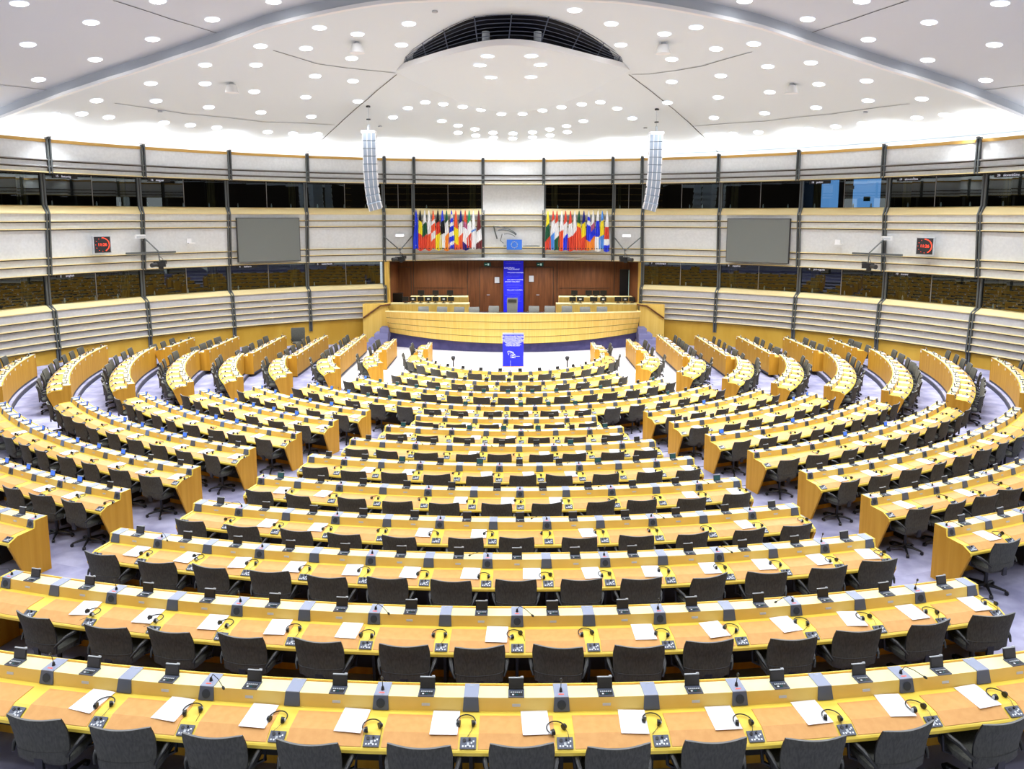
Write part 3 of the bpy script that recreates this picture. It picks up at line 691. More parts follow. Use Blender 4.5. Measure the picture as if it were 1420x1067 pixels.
# cove behind the top of the wall
b = MB(); n = 90
arcs = [-92+184*i/n for i in range(n+1)]
b.loft([[wp(a, 22.75, 9.3) for a in arcs], [wp(a, 22.75, 10.25) for a in arcs]], 'white')
b.loft([[wp(a, 21.3, 9.3) for a in arcs], [wp(a, 22.75, 9.3) for a in arcs]], 'white')
struct(b.build('trim_5'))
M['cove'] = mat('cove_strip', (255, 255, 255), .5, .2, emis=(250, 252, 255), es=3.0); M['cove'].cycles.emission_sampling = 'AUTO'
b = MB(); b.loft([[wp(a, 21.62, 9.9) for a in arcs], [wp(a, 22.2, 9.9) for a in arcs]], 'cove')
tag(b.build('cove_light'), 'continuous white cove light strip hidden behind the oak top rail', 'light strip')
# seams
b = MB()
def seam(pts, off, w=.022):
    P = []
    for i in range(len(pts)-1):
        for q in range(6): P.append([pts[i][k]+(pts[i+1][k]-pts[i][k])*q/6 for k in (0, 1)])
    P.append(pts[-1][:2])
    l, r = [], []
    for i, p in enumerate(P):
        a = P[max(0, i-1)]; c = P[min(len(P)-1, i+1)]; dx, dy = c[0]-a[0], c[1]-a[1]; d = hypot(dx, dy) or 1
        l.append((p[0]-dy/d*w, p[1]+dx/d*w, dome(*p)+off-.012)); r.append((p[0]+dy/d*w, p[1]-dx/d*w, dome(*p)+off-.012))
    b.loft([l, r], 'seam')
for s_ in CEIL['seams']: seam(s_, 0)
for s_ in CEIL['seams_near']: seam(s_, H)
struct(b.build('trim_6'))
# canopy over the rostrum with its dark louvred opening
can = empty('ceiling_canopy', (0, 30.4, 12.3)); tag(can, 'white diamond canopy hanging below the ceiling under the dark louvred opening', 'canopy')
def resample(P, n, sm=3):
    L = [0]
    for i in range(1, len(P)): L.append(L[-1]+math.dist(P[i], P[i-1]))
    out = []
    for k in range(n+1):
        d = L[-1]*k/n; i = max(j for j in range(len(P)-1) if L[j] <= d+1e-9); u = (d-L[i])/((L[i+1]-L[i]) or 1)
        out.append(tuple(P[i][q]+(P[i+1][q]-P[i][q])*u for q in range(3)))
    for _ in range(sm): out = [out[0]]+[tuple((out[i-1][q]+2*out[i][q]+out[i+1][q])/4 for q in range(3)) for i in range(1, n)]+[out[-1]]
    return out
N = 36
fr, bkc, arc = resample(CEIL['can_front'], N), resample(CEIL['can_back'], N), resample(CEIL['arc'], N, 1)
bkc = [(x, y, dome(x, y)-.03) for x, y, z in bkc]
rows = []
for j in range(13):
    u = j/12
    rows.append([(f[0]+(g[0]-f[0])*u, f[1]+(g[1]-f[1])*u, f[2]+(g[2]-f[2])*u) for f, g in zip(fr, bkc)])
b = MB(); b.loft(rows, 'ceil')
b.loft([[(x, y, z) for x, y, z in fr], [(x, y-.03, z+.05) for x, y, z in fr], [(x, y-.03, z+.19) for x, y, z in fr], [(x, y+.25, z+.2) for x, y, z in fr]], 'white')
b.loft([[(x, y, z-.001) for x, y, z in bkc], [(x, y, z+.05) for x, y, z in bkc]], 'white')
b.build('shell', can, True, org=(0, 30.4, 12.3))
sc0 = [(x*.985, y+.12, z+.15) for x, y, z in fr]; sc1 = [(x, y+.05, dome(x, y)+.02) for x, y, z in arc]
b = MB(); b.loft([[(p[0]*(1-u)+q[0]*u, (p[1]*(1-u)+q[1]*u)+.9*sin(pi*min(1, u+.1))*(1-abs(k/N*2-1)**4)+.1, p[2]*(1-u)+q[2]*u) for k, (p, q) in enumerate(zip(sc0, sc1))] for u in (0, .25, .5, .75, 1)], 'void'); b.build('void_lining', can, org=(0, 30.4, 12.3))
for j in range(7):
    u = (j+.6)/7.2; b = MB(); b.tube([(p[0]*(1-u)+q[0]*u, p[1]*(1-u)+q[1]*u, p[2]*(1-u)+q[2]*u) for p, q in zip(sc0, sc1)], .011, 'slatm', 5); b.build('louvre_slat', can, org=(0, 30.4, 12.3))
for k in (3, 7, 11, 15, 18, 21, 25, 29, 33):
    b = MB(); p, q = sc0[k], sc1[k]; b.tube([(p[0], p[1]+.04, p[2]), (q[0], q[1]+.04, q[2])], .02, 'slatm', 5); b.build('louvre_post', can, org=(0, 30.4, 12.3))
for sx in (-1, 1):
    b = MB(); b.cyl((sx*.85, 25.35, 12.5), .13, .42, 'silver', 12); b.box((sx*.45+.0, 25.9, 12.95), (.9, .08, .14), 'slatm', rx=0); b.build('inner_strut', can, org=(0, 30.4, 12.3))
# recessed downlights
b = MB(); b.cyl((0, 0, -.012), .235, .014, 'lampring', 24); b1 = b.mesh('ring')
b = MB(); b.cyl((0, 0, -.016), .19, .008, 'lamp', 24); b2 = b.mesh('diffuser')
WHEREL = {'nearL': 'of the near ceiling, left side', 'nearR': 'of the near ceiling, right side', 'edgeL': 'along the stepped ceiling edge, left side', 'edgeR': 'along the stepped ceiling edge, right side',
 'panelL': 'on the left ceiling panel', 'panelR': 'on the right ceiling panel', 'lowL': 'low above the left wall', 'lowR': 'low above the right wall', 'above': 'beside the louvred opening', 'ring1': 'in the upper ring under the canopy', 'ring2': 'in the middle ring under the canopy', 'ring3': 'in the lowest ring under the canopy', 'can': 'on the canopy itself'}
cl = {k: v for k, v in CEIL.items() if k in WHEREL}
WHEREL['over'] = 'of those added unseen above the back rows'
cl['over'] = [(x, y, 0) for y in (4, 10, 16) for x in (-14, -8.4, -2.8, 2.8, 8.4, 14)]  # unseen downlights added to brighten the near desk rows
def canz(x, y):
    best = 12.3; bd = 9
    for r in rows_c:
        for p in r:
            d = hypot(p[0]-x, p[1]-y)
            if d < bd: bd = d; best = p[2]
    return best
rows_c = []
for j in range(41):
    u = j/40; rows_c.append([(f[0]+(g[0]-f[0])*u, f[1]+(g[1]-f[1])*u, f[2]+(g[2]-f[2])*u) for f, g in zip(fr, bkc)])
cl['can'] = []
for d in CEIL['canlights_dir']:
    best = None
    for r in rows_c:
        for p in r:
            k = p[1]/d[1]; e_ = abs(p[0]-d[0]*k)+abs(p[2]-6.924-d[2]*k)
            if best is None or e_ < best[0]: best = (e_, p)
    cl['can'].append(list(best[1]))
for k, l in cl.items():
    for j, (x, y, z) in enumerate(sorted(l)):
        if k != 'can': z = dome(x, y)+(H if k in ('nearL', 'nearR', 'over') else 0)
        gx = (dome(x+.1, y)-dome(x-.1, y))/.2; gy = (dome(x, y+.1)-dome(x, y-.1))/.2
        if k == 'can': gx = gy = 0
        e = empty('downlight', (x, y, z-.01)); e.rotation_euler = (math.atan(gy), -math.atan(gx), 0)
        inst('ring', b1, (0, 0, 0), 0, e); inst('diffuser', b2, (0, 0, 0), 0, e)
        tag(e, 'round white downlight, %s from the left %s' % (ORD[j], WHEREL[k]), 'ceiling light', 'recessed ceiling downlights')
        if k.startswith('near') or k == 'over' or k.startswith('edge') or k.startswith('panel') or k in ('ring1', 'ring3') and j % 2:
            ld = bpy.data.lights.new('downlight_lamp', 'SPOT'); ld.energy = SPOT_W*(1.2 if k.startswith('near') else 1.25 if k == 'over' else .8 if k in ('edgeL', 'edgeR') else .6); ld.spot_size = radians(122); ld.spot_blend = .8; ld.shadow_soft_size = .18; ld.color = (.93, .965, 1)
            lo = bpy.data.objects.new('lamp', ld); COL.objects.link(lo); lo.location = (0, 0, -.25); lo.parent = e
for j, p in enumerate(CEIL['cones']):
    b = MB(); b.cyl((0, 0, -.3), .26, .3, 'white', 20, .17); b.cyl((0, 0, 0), .08, .12, 'silver', 12)
    o = b.build('ceiling_speaker', None, True); o.location = (p[0], p[1], dome(p[0], p[1])-.08)
    tag(o, 'white conical ceiling loudspeaker, %s from the left' % ORD[[1, 0, 2, 3][j]], 'speaker', 'conical ceiling loudspeakers')
for j, p in enumerate(CEIL['sensor']):
    b = MB(); b.cyl((0, 0, -.05), .09, .05, 'fascia', 14)
    o = b.build('ceiling_sensor'); o.location = (p[0], p[1], dome(p[0], p[1])+.0)
    tag(o, 'small grey round ceiling sensor, %s' % ('beside the louvred opening', 'above the left clock', 'above the right clock', 'beside the left hanging speaker array', 'beside the right hanging speaker array')[j], 'sensor', 'small round ceiling sensors')
# hanging line arrays
for sd, p in zip((-1, 1), CEIL['array_mount']):
    x, y = p[0], p[1]; zt = 10.75; zc = dome(x, y)
    e = empty('line_array_speaker', (x, y, zc)); tag(e, 'white curved line array loudspeaker hanging on the %s' % ('left' if sd < 0 else 'right'), 'loudspeaker', 'hanging line arrays')
    b = MB(); b.tube([(0, 0, .02), (0, 0, -.06)], .10, 'black', 14); b.tube([(0, 0, -.0), (0, 0, zt-zc)], .012, 'silver', 6); b.cyl((0, 0, -.62), .1, .05, 'black', 12); b.cyl((0, 0, zt-zc), .07, .3, 'silver', 10, .05); b.build('rigging', e)
    b = MB(); b.box((0, 0, zt-zc-.04), (.62, .5, .12), 'white'); b.build('top_frame', e)
    n = 10; pts = []; hh = .345; ang = 0; px, pz = 0.0, zt-zc-.1
    for k in range(n):
        ang = radians([0, .5, 1, 1.5, 2.5, 4, 6, 9, 13, 18][k]); 
        nx, nz = px+sin(ang)*hh, pz-cos(ang)*hh
        cx, cz = (px+nx)/2, (pz+nz)/2
        b = MB(); b.box((0, 0, 0), (.60, .56, hh*.97), 'arr'); b.box((0, -.285, 0), (.60, .02, hh*.93), 'arr')
        for q in (-.285, -.1, .1, .285): b.box((q, -.298, 0), (.035, .01, hh*.93), 'white')
        b.box((-sd*.31, .0, 0), (.06, .5, hh*.7), 'white')
        o = b.build('speaker_module', e); o.location = (cx*-sd*.75+0, cx*-.5, cz); o.rotation_euler = (ang*.6, -ang*(-sd)*.85, radians(-sd*12))
        px, pz = nx, nz
# ------------------------------------------------------------------ facade fittings
def onwall(name, a, R, z, label=None, cat=None, group=None):
    e = empty(name, wp(a, R, z), -radians(a)); return tag(e, label, cat, group)
for sd, a, lab in ((-1, -34.0, 'left'), (1, 35.65, 'right')):
    e = onwall('video_screen', a, 21.44, 5.72, 'large switched-off grey video screen on the %s wall' % lab, 'screen', 'wall video screens')
    b = MB(); b.box((0, 0, 0), (3.12, .16, 2.2), 'dark'); b.build('frame', e)
    b = MB(); b.box((0, -.085, 0), (3.06, .01, 2.14), 'led'); b.build('display', e)
SEGM = {'1': 'bc', '2': 'abged', '5': 'afgcd', '6': 'afgedc', ':': ''}
for a, lab in ((-54.8, 'left'), (56.45, 'right')):
    e = onwall('wall_clock', a, 21.3, 5.68, 'square black digital wall clock with red digits on the %s wall' % lab, 'clock', 'digital wall clocks')
    b = MB(); b.box((0, 0, 0), (.74, .14, .74), 'silver'); b.build('case', e)
    b = MB(); b.box((0, -.072, 0), (.68, .01, .68), 'clock'); b.build('face', e)
    b = MB()
    for q in range(0, 26):
        t = radians(90-q*6); b.box((.29*cos(t), -.08, .29*sin(t)), (.03, .006, .03), 'clockred')
    for q in range(26, 60, 5):
        t = radians(90-(q-1)*6); b.box((.28*cos(t), -.08, .28*sin(t)), (.022, .006, .022), 'clockred')
    b.build('second_dots', e)
    text('digits', '11:26', .175, (0, -.08, 0), (pi/2, 0, 0), 'clockred', e)
for a, z, lab in ((-50.3, 5.99, 'left'), (51.95, 5.97, 'right')):
    b = MB(); b.box((0, 0, 0), (.42, .16, .17), 'white'); b.box((0, -.085, -.01), (.38, .01, .1), 'silver')
    o = b.build('projector_box'); o.location = wp(a, 21.3, z); o.rotation_euler = (0, 0, -radians(a)); tag(o, 'long white fixture on the %s wall above the camera arm' % lab, 'fixture', 'long white wall fixtures')
for a, lab in ((-44.3, 'left'), (45.9, 'right')):
    b = MB(); b.box((0, 0, .05), (.22, .1, .2), 'white'); b.box((.08, -.12, -.06), (.3, .16, .04), 'white')
    o = b.build('wall_antenna'); o.location = wp(a, 21.45, 5.7); o.rotation_euler = (0, 0, -radians(a)); tag(o, 'small white antenna box on a shelf, %s wall' % lab, 'antenna', 'small white antenna boxes')
for a, lab in ((-15.8, 'left'), (17.45, 'right')):
    b = MB(); b.box((0, 0, 0), (.46, .12, .17), 'white'); b.box((0, -.065, -.01), (.42, .01, .11), 'lampring')
    o = b.build('emergency_light'); o.location = wp(a, 21.45, 5.88); o.rotation_euler = (0, 0, -radians(a)); tag(o, 'lit white wall light beside the %s row of flags' % lab, 'light', 'lit white wall lights')
def camera_rig(a, z0, v, lab, sd):
    e = onwall('broadcast_camera', a, 20.75, z0, 'black broadcast camera on a bracket, %s' % lab, 'camera', 'wall-mounted broadcast cameras')
    b = MB()
    if v: 
        b.tube([(-.75, .8, .72), (0, .05, 0)], .03, 'mull', 6); b.tube([(.75, .8, .72), (0, .05, 0)], .03, 'mull', 6)
        b.box((0, .6, -.3), (1.7, .05, .05), 'mull')
    else:
        b.tube([(sd*.45, .55, .8), (0, .05, .12)], .03, 'mull', 6); b.box((sd*.15, .45, .06), (2.2, .07, .09), 'mull'); b.box((sd*.15, .45, -.02), (2.1, .04, .04), 'mull')
        b.tube([(sd*.45, .55, .1), (sd*.45, .55, .6)], .04, 'dark', 6)
    b.tube([(0, .05, .12), (0, 0, -.35)], .025, 'mull', 6); b.build('bracket', e)
    b = MB(); b.box((0, 0, -.45), (.5, .22, .22), 'black', rz=.5*sd); b.tube([(-sd*.0+.2*sd, -.1, -.45), (sd*.46, -.24, -.47)], [.09, .1], 'dark', 12); b.box((-.2*sd, .08, -.36), (.2, .2, .16), 'dark', rz=.3); b.box((.05, 0, -.6), (.16, .16, .1), 'black')
    b.build('camera_body', e)
    b = MB(); b.tube([(0, 0, -.1), (.12, -.05, -.2), (.16, -.02, -.4)], .012, 'black', 5); b.build('cable', e)
camera_rig(-48.8, 5.2, 0, 'left side wall', -1); camera_rig(50.6, 5.2, 0, 'right side wall', 1)
camera_rig(-16.0, 5.1, 1, 'left of the flags', -1); camera_rig(17.5, 5.1, 1, 'right of the flags', 1)
# flags
FL = [('blue flag with yellow stars', [('eu', 1)]), ('black yellow red flag', [('k', .27), ('y', .33), ('r', .4)]), ('white green red flag', [('w', .32), ('g', .32), ('r', .36)]), ('white over red flag', [('w', .6), ('o', .4)]),
 ('red flag with white cross', [('o', .25), ('w', .1), ('o', .2), ('w', .2), ('o', .25)]), ('black red yellow flag', [('k', .3), ('r', .3), ('y', .4)]), ('blue black white flag', [('b', .28), ('k', .34), ('w', .38)]), ('green white orange flag', [('g', .28), ('w', .33), ('n', .39)]),
 ('blue and white striped flag', [('b', .1), ('w', .1), ('b', .1), ('w', .1), ('b', .14), ('w', .12), ('b', .14), ('w', .1), ('b', .1)]), ('red yellow red flag', [('o', .45), ('y', .4), ('o', .15)]), ('navy white red flag', [('d', .3), ('w', .32), ('o', .38)]),
 ('red white blue flag with a crest', [('o', .3), ('c', .15), ('w', .4), ('d', .15)]), ('green white red flag', [('h', .3), ('w', .35), ('r', .35)]), ('plain white flag with a faint emblem', [('w', .5), ('s', .05), ('w', .45)]), ('maroon flag with a white stripe', [('m', .5), ('w', .3), ('m', .2)])]
FR = [('yellow green red flag', [('y', .35), ('g', .35), ('r', .3)]), ('red white sky-blue flag', [('r', .25), ('w', .35), ('s', .4)]), ('red white green flag', [('r', .28), ('w', .4), ('g', .32)]), ('white and orange-red flag', [('w', .5), ('o', .5)]), ('red white blue flag', [('r', .3), ('w', .33), ('b', .37)]),
 ('red white red flag', [('r', .32), ('w', .33), ('r', .35)]), ('white and red flag', [('w', .55), ('r', .45)]), ('green and red flag with a crest', [('g', .32), ('y', .1), ('o', .58)]), ('blue yellow red striped flag', [('d', .3), ('y', .35), ('r', .35)]), ('white blue red flag, pointed', [('w', .15), ('b', .1), ('w', .12), ('b', .4), ('n', .23)]),
 ('white blue red flag with a crest', [('w', .32), ('c', .16), ('b', .2), ('n', .32)]), ('white flag with a blue cross', [('w', .25), ('b', .4), ('w', .35)]), ('blue flag with a yellow cross', [('s', .25), ('y', .4), ('s', .35)]), ('white red and blue crossed flag', [('w', .4), ('r', .3), ('w', .15), ('b', .15)])]
for k, c in dict(k=(40, 40, 44), y=(250, 232, 60), r=(226, 84, 64), w=(248, 248, 250), g=(48, 104, 76), o=(240, 106, 70), b=(56, 76, 232), n=(246, 152, 62), d=(40, 44, 140), h=(60, 160, 110), m=(126, 62, 66), s=(96, 156, 232), c=(196, 110, 150), eu=(50, 72, 222)).items():
    M['f_'+k] = mat('flag_'+k, c, .8, .2)
def flag(x, y, z, a, lab, spec, j, side):
    e = empty('flag', (x, y, z), -radians(a)); tag(e, lab+', '+ORD[j]+' from the left in the '+side+' row', 'flag', 'flags of the '+side+' row')
    rnd = random.Random(j*3+len(side)); ph = rnd.uniform(0, 6); sl = rnd.uniform(-.10, .12) if j % 2 else rnd.uniform(.04, .14)
    b = MB(); b.tube([(0, .45, -.22), (0, 0, .0), (0, -.05, .06)], .012, 'silver', 6); b.build('pole', e)
    b = MB(); nu, nv = 12, 40; tot = 2.1+rnd.uniform(-.06, .06)
    def pt(i, v):
        u = i/nu-.5; w = .035+.29*min(1, v*1.25)**.75
        return (u*w+.02*sin(v*4+ph)*v, -.01+.045*sin(u*14+ph)*min(1, v*2), .0-v*tot-.14*(.5-abs(u))*(v**6)*(1 if j % 2 else -.6))
    cum = []; q = 0
    for c, f in spec: q += f; cum.append((q, c))
    for i in range(nu):
        for jv in range(nv):
            v0, v1 = jv/nv, (jv+1)/nv; u = (i+.5)/nu-.5; s_ = (v0+v1)/2+u*sl*4*.35*(v0+.3)
            c = next((c for q, c in cum if s_ <= q), spec[-1][0])
            if c == 'eu' and rnd.random() < .012: c = 'y'
            b.face([pt(i, v0), pt(i+1, v0), pt(i+1, v1), pt(i, v1)], 'f_'+c)
    b.build('cloth', e)
FLA = [-13.47, -12.88, -12.21, -11.6, -10.98, -10.29, -9.63, -9.01, -8.27, -7.66, -6.92, -6.26, -5.68, -5.06, -4.27]
FRA = [5.98, 6.74, 7.31, 8.02, 8.59, 9.3, 9.94, 10.57, 11.28, 11.99, 12.63, 13.33, 13.96, 14.67]
for j, a in enumerate(FLA): p = wp(a, 21.12, 7.22); flag(*p, a, FL[j][0], FL[j][1], j, 'left')
for j, a in enumerate(FRA): p = wp(a, 21.12, 7.2); flag(*p, a, FR[j][0], FR[j][1], j, 'right')
for sd, a0, a1 in (('left', -13.6, -3.8), ('right', 5.5, 15.2)):
    b = MB(); band(b, a0, a1, [(21.4, 6.98), (21.6, 6.98), (21.6, 6.93), (21.4, 6.93)], 'silver', 4); band(b, a0, a1, [(21.1, 5.2), (21.14, 5.2), (21.14, 5.16), (21.1, 5.16)], 'dark', 4)
    tag(b.build('flag_rail'), 'steel rail holding the %s row of flags' % sd, 'rail', 'flag rails')
# emblem on the facade
e = onwall('wall_emblem', .6, 21.5, 5.75, 'grey hemicycle emblem with blue star flag on the centre panel', 'emblem')
b = MB()
def stroke(pts, w, m='mull'): b.tube([(x, -.06, z) for x, z in pts], w*1.25, m, 6)
def arcp(cx, cz, rx, rz_, t0, t1, n=14): return [(cx+rx*cos(radians(t0+(t1-t0)*i/n)), cz+rz_*sin(radians(t0+(t1-t0)*i/n))) for i in range(n+1)]
stroke([(-.98, .62), (-.93, .35), (-.80, -.08)], .035)
stroke(arcp(-.85, -.35, 1.35, .95, 92, 34), .018)
stroke(arcp(-.5, -.35, .95, .78, 105, 38), .035); stroke([(-.52, .2), (-.62, -.18), (-.45, -.32)], .018)
stroke(arcp(-.25, -.1, .5, .3, 110, 30), .02); stroke([(.62, -.47), (1.55, -.47)], .028); stroke([(-.45, -.47), (-.3, -.47)], .02)
b.build('hemicycle_strokes', e)
b = MB(); b.box((.15, -.04, -.4), (.84, .05, .56), 'eublue'); b.build('flag_plate', e)
b = MB()
for q in range(12):
    t = q*pi/6
    ctr = (.15+.17*cos(t), -.4+.17*sin(t)); P = []
    for w in range(10): rr = .032 if w % 2 == 0 else .013; P.append((ctr[0]+rr*sin(w*pi/5), -.069, ctr[1]+rr*cos(w*pi/5)))
    b.face(P[::-1], 'star')
b.build('stars', e)
text('lettering', 'European Parliament', .085, (1.08, -.05, -.44), (pi/2, 0, 0), 'mull', e)
# ------------------------------------------------------------------ podium alcove
b = MB(); YB = 44.66
b.box((.1, YB+.1, 2.6), (14.6, .2, 5.4), 'dwood'); struct(b.build('wall_alcove'))
b = MB()
for sx in (-1, 1): b.box((sx*7.05+.13, 42.9, 2.3), (.2, 3.4, 4.6), 'dwood')
struct(b.build('wall_alcove_side'))
b = MB(); b.box((.1, 42.9, 4.56), (14.6, 3.6, .12), 'wallfab'); struct(b.build('ceiling_alcove'))
for sx, x in ((-1, -6.83), (1, 7.12)):
    b = MB(); b.box((x, 40.75, 2.25), (.22, .5, 4.5), 'ros'); struct(b.build('trim_7'))
b = MB()
for x0, x1, z0_, z1_ in ((-5.9, -2.9, 1.2, 3.0), (2.9, 5.9, 1.2, 3.0)):
    for q in range(4): b.box(((x0+x1)/2, YB-.02, 1.35+q*.42), (x1-x0, .03, .02), 'gap_shade')
for x in (-5.9, -2.65, 2.75, 6.2): b.box((x, YB-.01, 2.7), (.03, .04, 3.6), 'gap_shade')
struct(b.build('trim_8'))
for k, (x, w, lab) in enumerate(((-1.05, 1.75, 'left of the blue banner'), (1.65, 1.75, 'right of the blue banner'), (-6.6, 1.1, 'at the far left of the alcove'))):
    e = empty('door_%d' % (k+1), (x, YB-.03, 1.15)); struct(e)
    b = MB(); b.box((0, 0, 1.35), (w, .05, 2.7), 'dwood'); b.box((-w/2, -.01, 1.35), (.03, .05, 2.7), 'gap_shade'); b.box((w/2, -.01, 1.35), (.03, .05, 2.7), 'gap_shade'); b.box((0, -.01, 2.72), (w, .05, .03), 'gap_shade')
    b.build('door_leaf', e)
    b = MB(); sx = 1 if x > 0 else -1; b.box((-.05 if k == 1 else -.35, -.06, 1.05), (.18, .05, .03), 'silver'); b.build('door_handle', e)
e = empty('door_4', (7.0, YB-.04, 1.15)); struct(e)
b = MB(); b.box((0, 0, 1.3), (.95, .04, 2.6), 'black'); b.build('opening', e)
b = MB(); b.box((.12, -.05, 1.3), (.12, .03, 2.5), 'mint'); b.box((.34, -.05, 1.3), (.16, .03, 2.5), 'mint'); b.build('glass_leaf', e)
b = MB(); b.box((.12, YB-.14, 2.65), (1.19, .04, 3.65), 'dblue'); 
ban = empty('blue_banner', (.12, YB-.14, 1.0)); tag(ban, 'tall blue banner with white lettering behind the president chair', 'banner')
b = MB(); b.box((0, 0, 1.72), (1.19, .04, 3.5), 'blue'); b.build('cloth', ban)
for tx, sz, x, z in (('EUROPEAN', .12, -.25, 2.83), ('PARLIAMENT', .12, .02, 2.74), ('PARLEMENT EUROPÉEN', .09, .12, 2.55), ('PARLAMENTO EUROPEO', .085, .1, 2.12), ('EVROPSKÝ PARLAMENT', .085, -.05, 2.0), ('PARLAMENT EUROPEJSKI', .085, .08, 1.5)):
    text('lettering', tx, sz, (x, -.025, z), (pi/2, 0, 0), 'txt', ban)
for q in range(14):
    text('lettering', ['EUROPA-PARLAMENTET', 'EUROPÄISCHES PARLAMENT', 'EURÓPAI PARLAMENT', 'EUROPEES PARLEMENT'][q % 4], .075, (.03*((q % 3)-1), -.023, [3.2, 3.1, 2.4, 2.3, 1.85, 1.76, 1.66, 1.38, 1.28, 1.18, 1.08, .98, .9, .82][q]), (pi/2, 0, 0), 'txtdim', ban)
for x, lab in ((-1.45, 'left'), (1.71, 'right')):
    b = MB(); b.box((0, 0, 0), (.42, .05, .22), 'green'); b.box((.06, -.03, 0), (.1, .01, .12), 'mint'); b.box((-.08, -.03, 0), (.12, .01, .04), 'mint')
    o = b.build('exit_sign'); o.location = (x, YB-.1, 4.04); tag(o, 'small green exit sign above the door %s of the banner' % lab, 'sign', 'green exit signs')
for x, z, lab in ((-.87, 3.1, 'left'), (1.2, 3.18, 'right')):
    b = MB(); b.box((0, 0, 0), (.28, .03, .36), 'silver'); o = b.build('wall_notice'); o.location = (x, YB-.12, z); tag(o, 'small grey notice panel on the walnut wall, %s of the banner' % lab, 'notice', 'grey notice panels')
for x in (-4.6, -1.6, 1.8, 4.8):  # unseen fill lights added to brighten the dark alcove
    e = empty('alcove_fill_light', (x, 42.6, 4.48)); tag(e, 'small square fill light added in the alcove ceiling, '+ORD[(-4.6, -1.6, 1.8, 4.8).index(x)]+' from the left', 'ceiling light', 'added alcove ceiling lights')
    b = MB(); b.box((0, 0, -.01), (.3, .3, .04), 'white'); b.box((0, 0, -.035), (.24, .24, .01), 'lampring'); b.build('housing', e)
    ld = bpy.data.lights.new('alcove_fill_lamp', 'SPOT'); ld.energy = 260; ld.spot_size = radians(160); ld.spot_blend = .6; ld.shadow_soft_size = .12; ld.color = (1, .97, .93)
    lo = bpy.data.objects.new('lamp', ld); COL.objects.link(lo); lo.location = (0, 0, -.1); lo.parent = e
for j, a in enumerate([q for q in allm if -61 < q < 62]):
    e = empty('uplight', wp(a, 20.98, 10.05), -radians(a)); tag(e, 'small uplight cap on the wall mullion, %s from the left' % (ORD+['twenty-first'])[j], 'uplight', 'uplights on the mullion tops')
    b = MB(); b.box((0, 0, 0), (.36, .12, .035), 'white', top=1.15); b.box((0, .0, -.05), (.1, .08, .07), 'mull'); b.build('cap', e)
    ld = bpy.data.lights.new('uplight_lamp', 'SPOT'); ld.energy = UP_W; ld.spot_size = radians(165); ld.spot_blend = 1; ld.shadow_soft_size = .1; ld.color = (.95, .98, 1)
    lo = bpy.data.objects.new('lamp', ld); COL.objects.link(lo); lo.location = (0, -.05, .08); lo.rotation_euler = (radians(180-28), 0, 0); lo.parent = e
# unseen gallery wall added high behind the camera for dark booth-glass reflections
b = MB(); b.box((0, -6.2, 10.2), (50, .3, 10), 'boothdark')
for sx in (-1, 1): b.box((sx*24.8, 6.5, 10.2), (.3, 26, 10), 'boothdark')
for q in range(7): b.box((0, -6.0, 7.3+q*.75), (40, .1, .06), 'toprail')
struct(b.build('wall_rear'))
# platform
b = MB()
b.box((.1, 41.3, .5), (13.0, 4.0, 1.0), 'purple'); b.box((.1, 38.9, .9), (9.4, 1.2, .2), 'purple'); b.box((.1, 43.2, .6), (14.4, 3.2, 1.12), 'purple')
struct(b.build('floor_platform'))
# rostrum hull
XR = 6.58
def hull(x, u):   # u 0 top .. 1 bottom
    k = (x/XR)**2; return (x+.08, 37.1+(.82+.98*u)*k, 2.04-(1.55-.30*k)*u)
e = empty('rostrum', (.08, 37.6, 0)); tag(e, 'long curved maple presidential rostrum with horizontal grooves', 'rostrum')
nx = 40; X = [-XR+2*XR*i/nx for i in range(nx+1)]
b = MB(); edges_ = [0, .28, .53, .77, 1]
for q in range(4):
    u0, u1 = edges_[q], edges_[q+1]; off = .0+.035*q
    b.loft([[(lambda p: (p[0], p[1]+off, p[2]))(hull(x, u0+.005)) for x in X], [(lambda p: (p[0], p[1]+off, p[2]))(hull(x, u1-.004)) for x in X]], 'ros')
    b.loft([[(lambda p: (p[0], p[1]+off, p[2]))(hull(x, u1-.004)) for x in X], [(lambda p: (p[0], p[1]+off+.035, p[2]-.02))(hull(x, u1)) for x in X]], 'gap_shade')
for sx in (-1, 1):
    P = [hull(sx*XR, u) for u in (0, .5, 1)]; b.loft([P, [(p[0], p[1]+1.2, p[2]) for p in P]], 'ros')
b.build('front', e, org=(.08, 37.6, 0))
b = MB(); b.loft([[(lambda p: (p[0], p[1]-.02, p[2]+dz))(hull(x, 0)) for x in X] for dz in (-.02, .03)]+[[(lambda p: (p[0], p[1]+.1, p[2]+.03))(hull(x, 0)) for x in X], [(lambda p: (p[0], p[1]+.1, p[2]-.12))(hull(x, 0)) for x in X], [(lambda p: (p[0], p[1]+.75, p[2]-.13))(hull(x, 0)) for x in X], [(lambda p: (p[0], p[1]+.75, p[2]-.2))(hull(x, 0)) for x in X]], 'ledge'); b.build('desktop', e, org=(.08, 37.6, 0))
b = MB(); b.loft([[(x+.08, 37.5+1.75*(x/XR)**2, 0) for x in X], [(x+.08, 37.5+1.75*(x/XR)**2, .62+.25*(x/XR)**2) for x in X]], 'purple'); b.build('plinth', e, org=(.08, 37.6, 0))
gme = GCH.mesh('rostrum_chair', True)
big = join(m_backrest('gfabric', 'silver', .5, 1.42, .29), m_seat('gfabric'), m_arm(-1), m_arm(1), m_base())
hb = MB(); hb.box((0, -.27, 1.27), (.46, .1, .17), 'fabric'); big = join(big, hb)
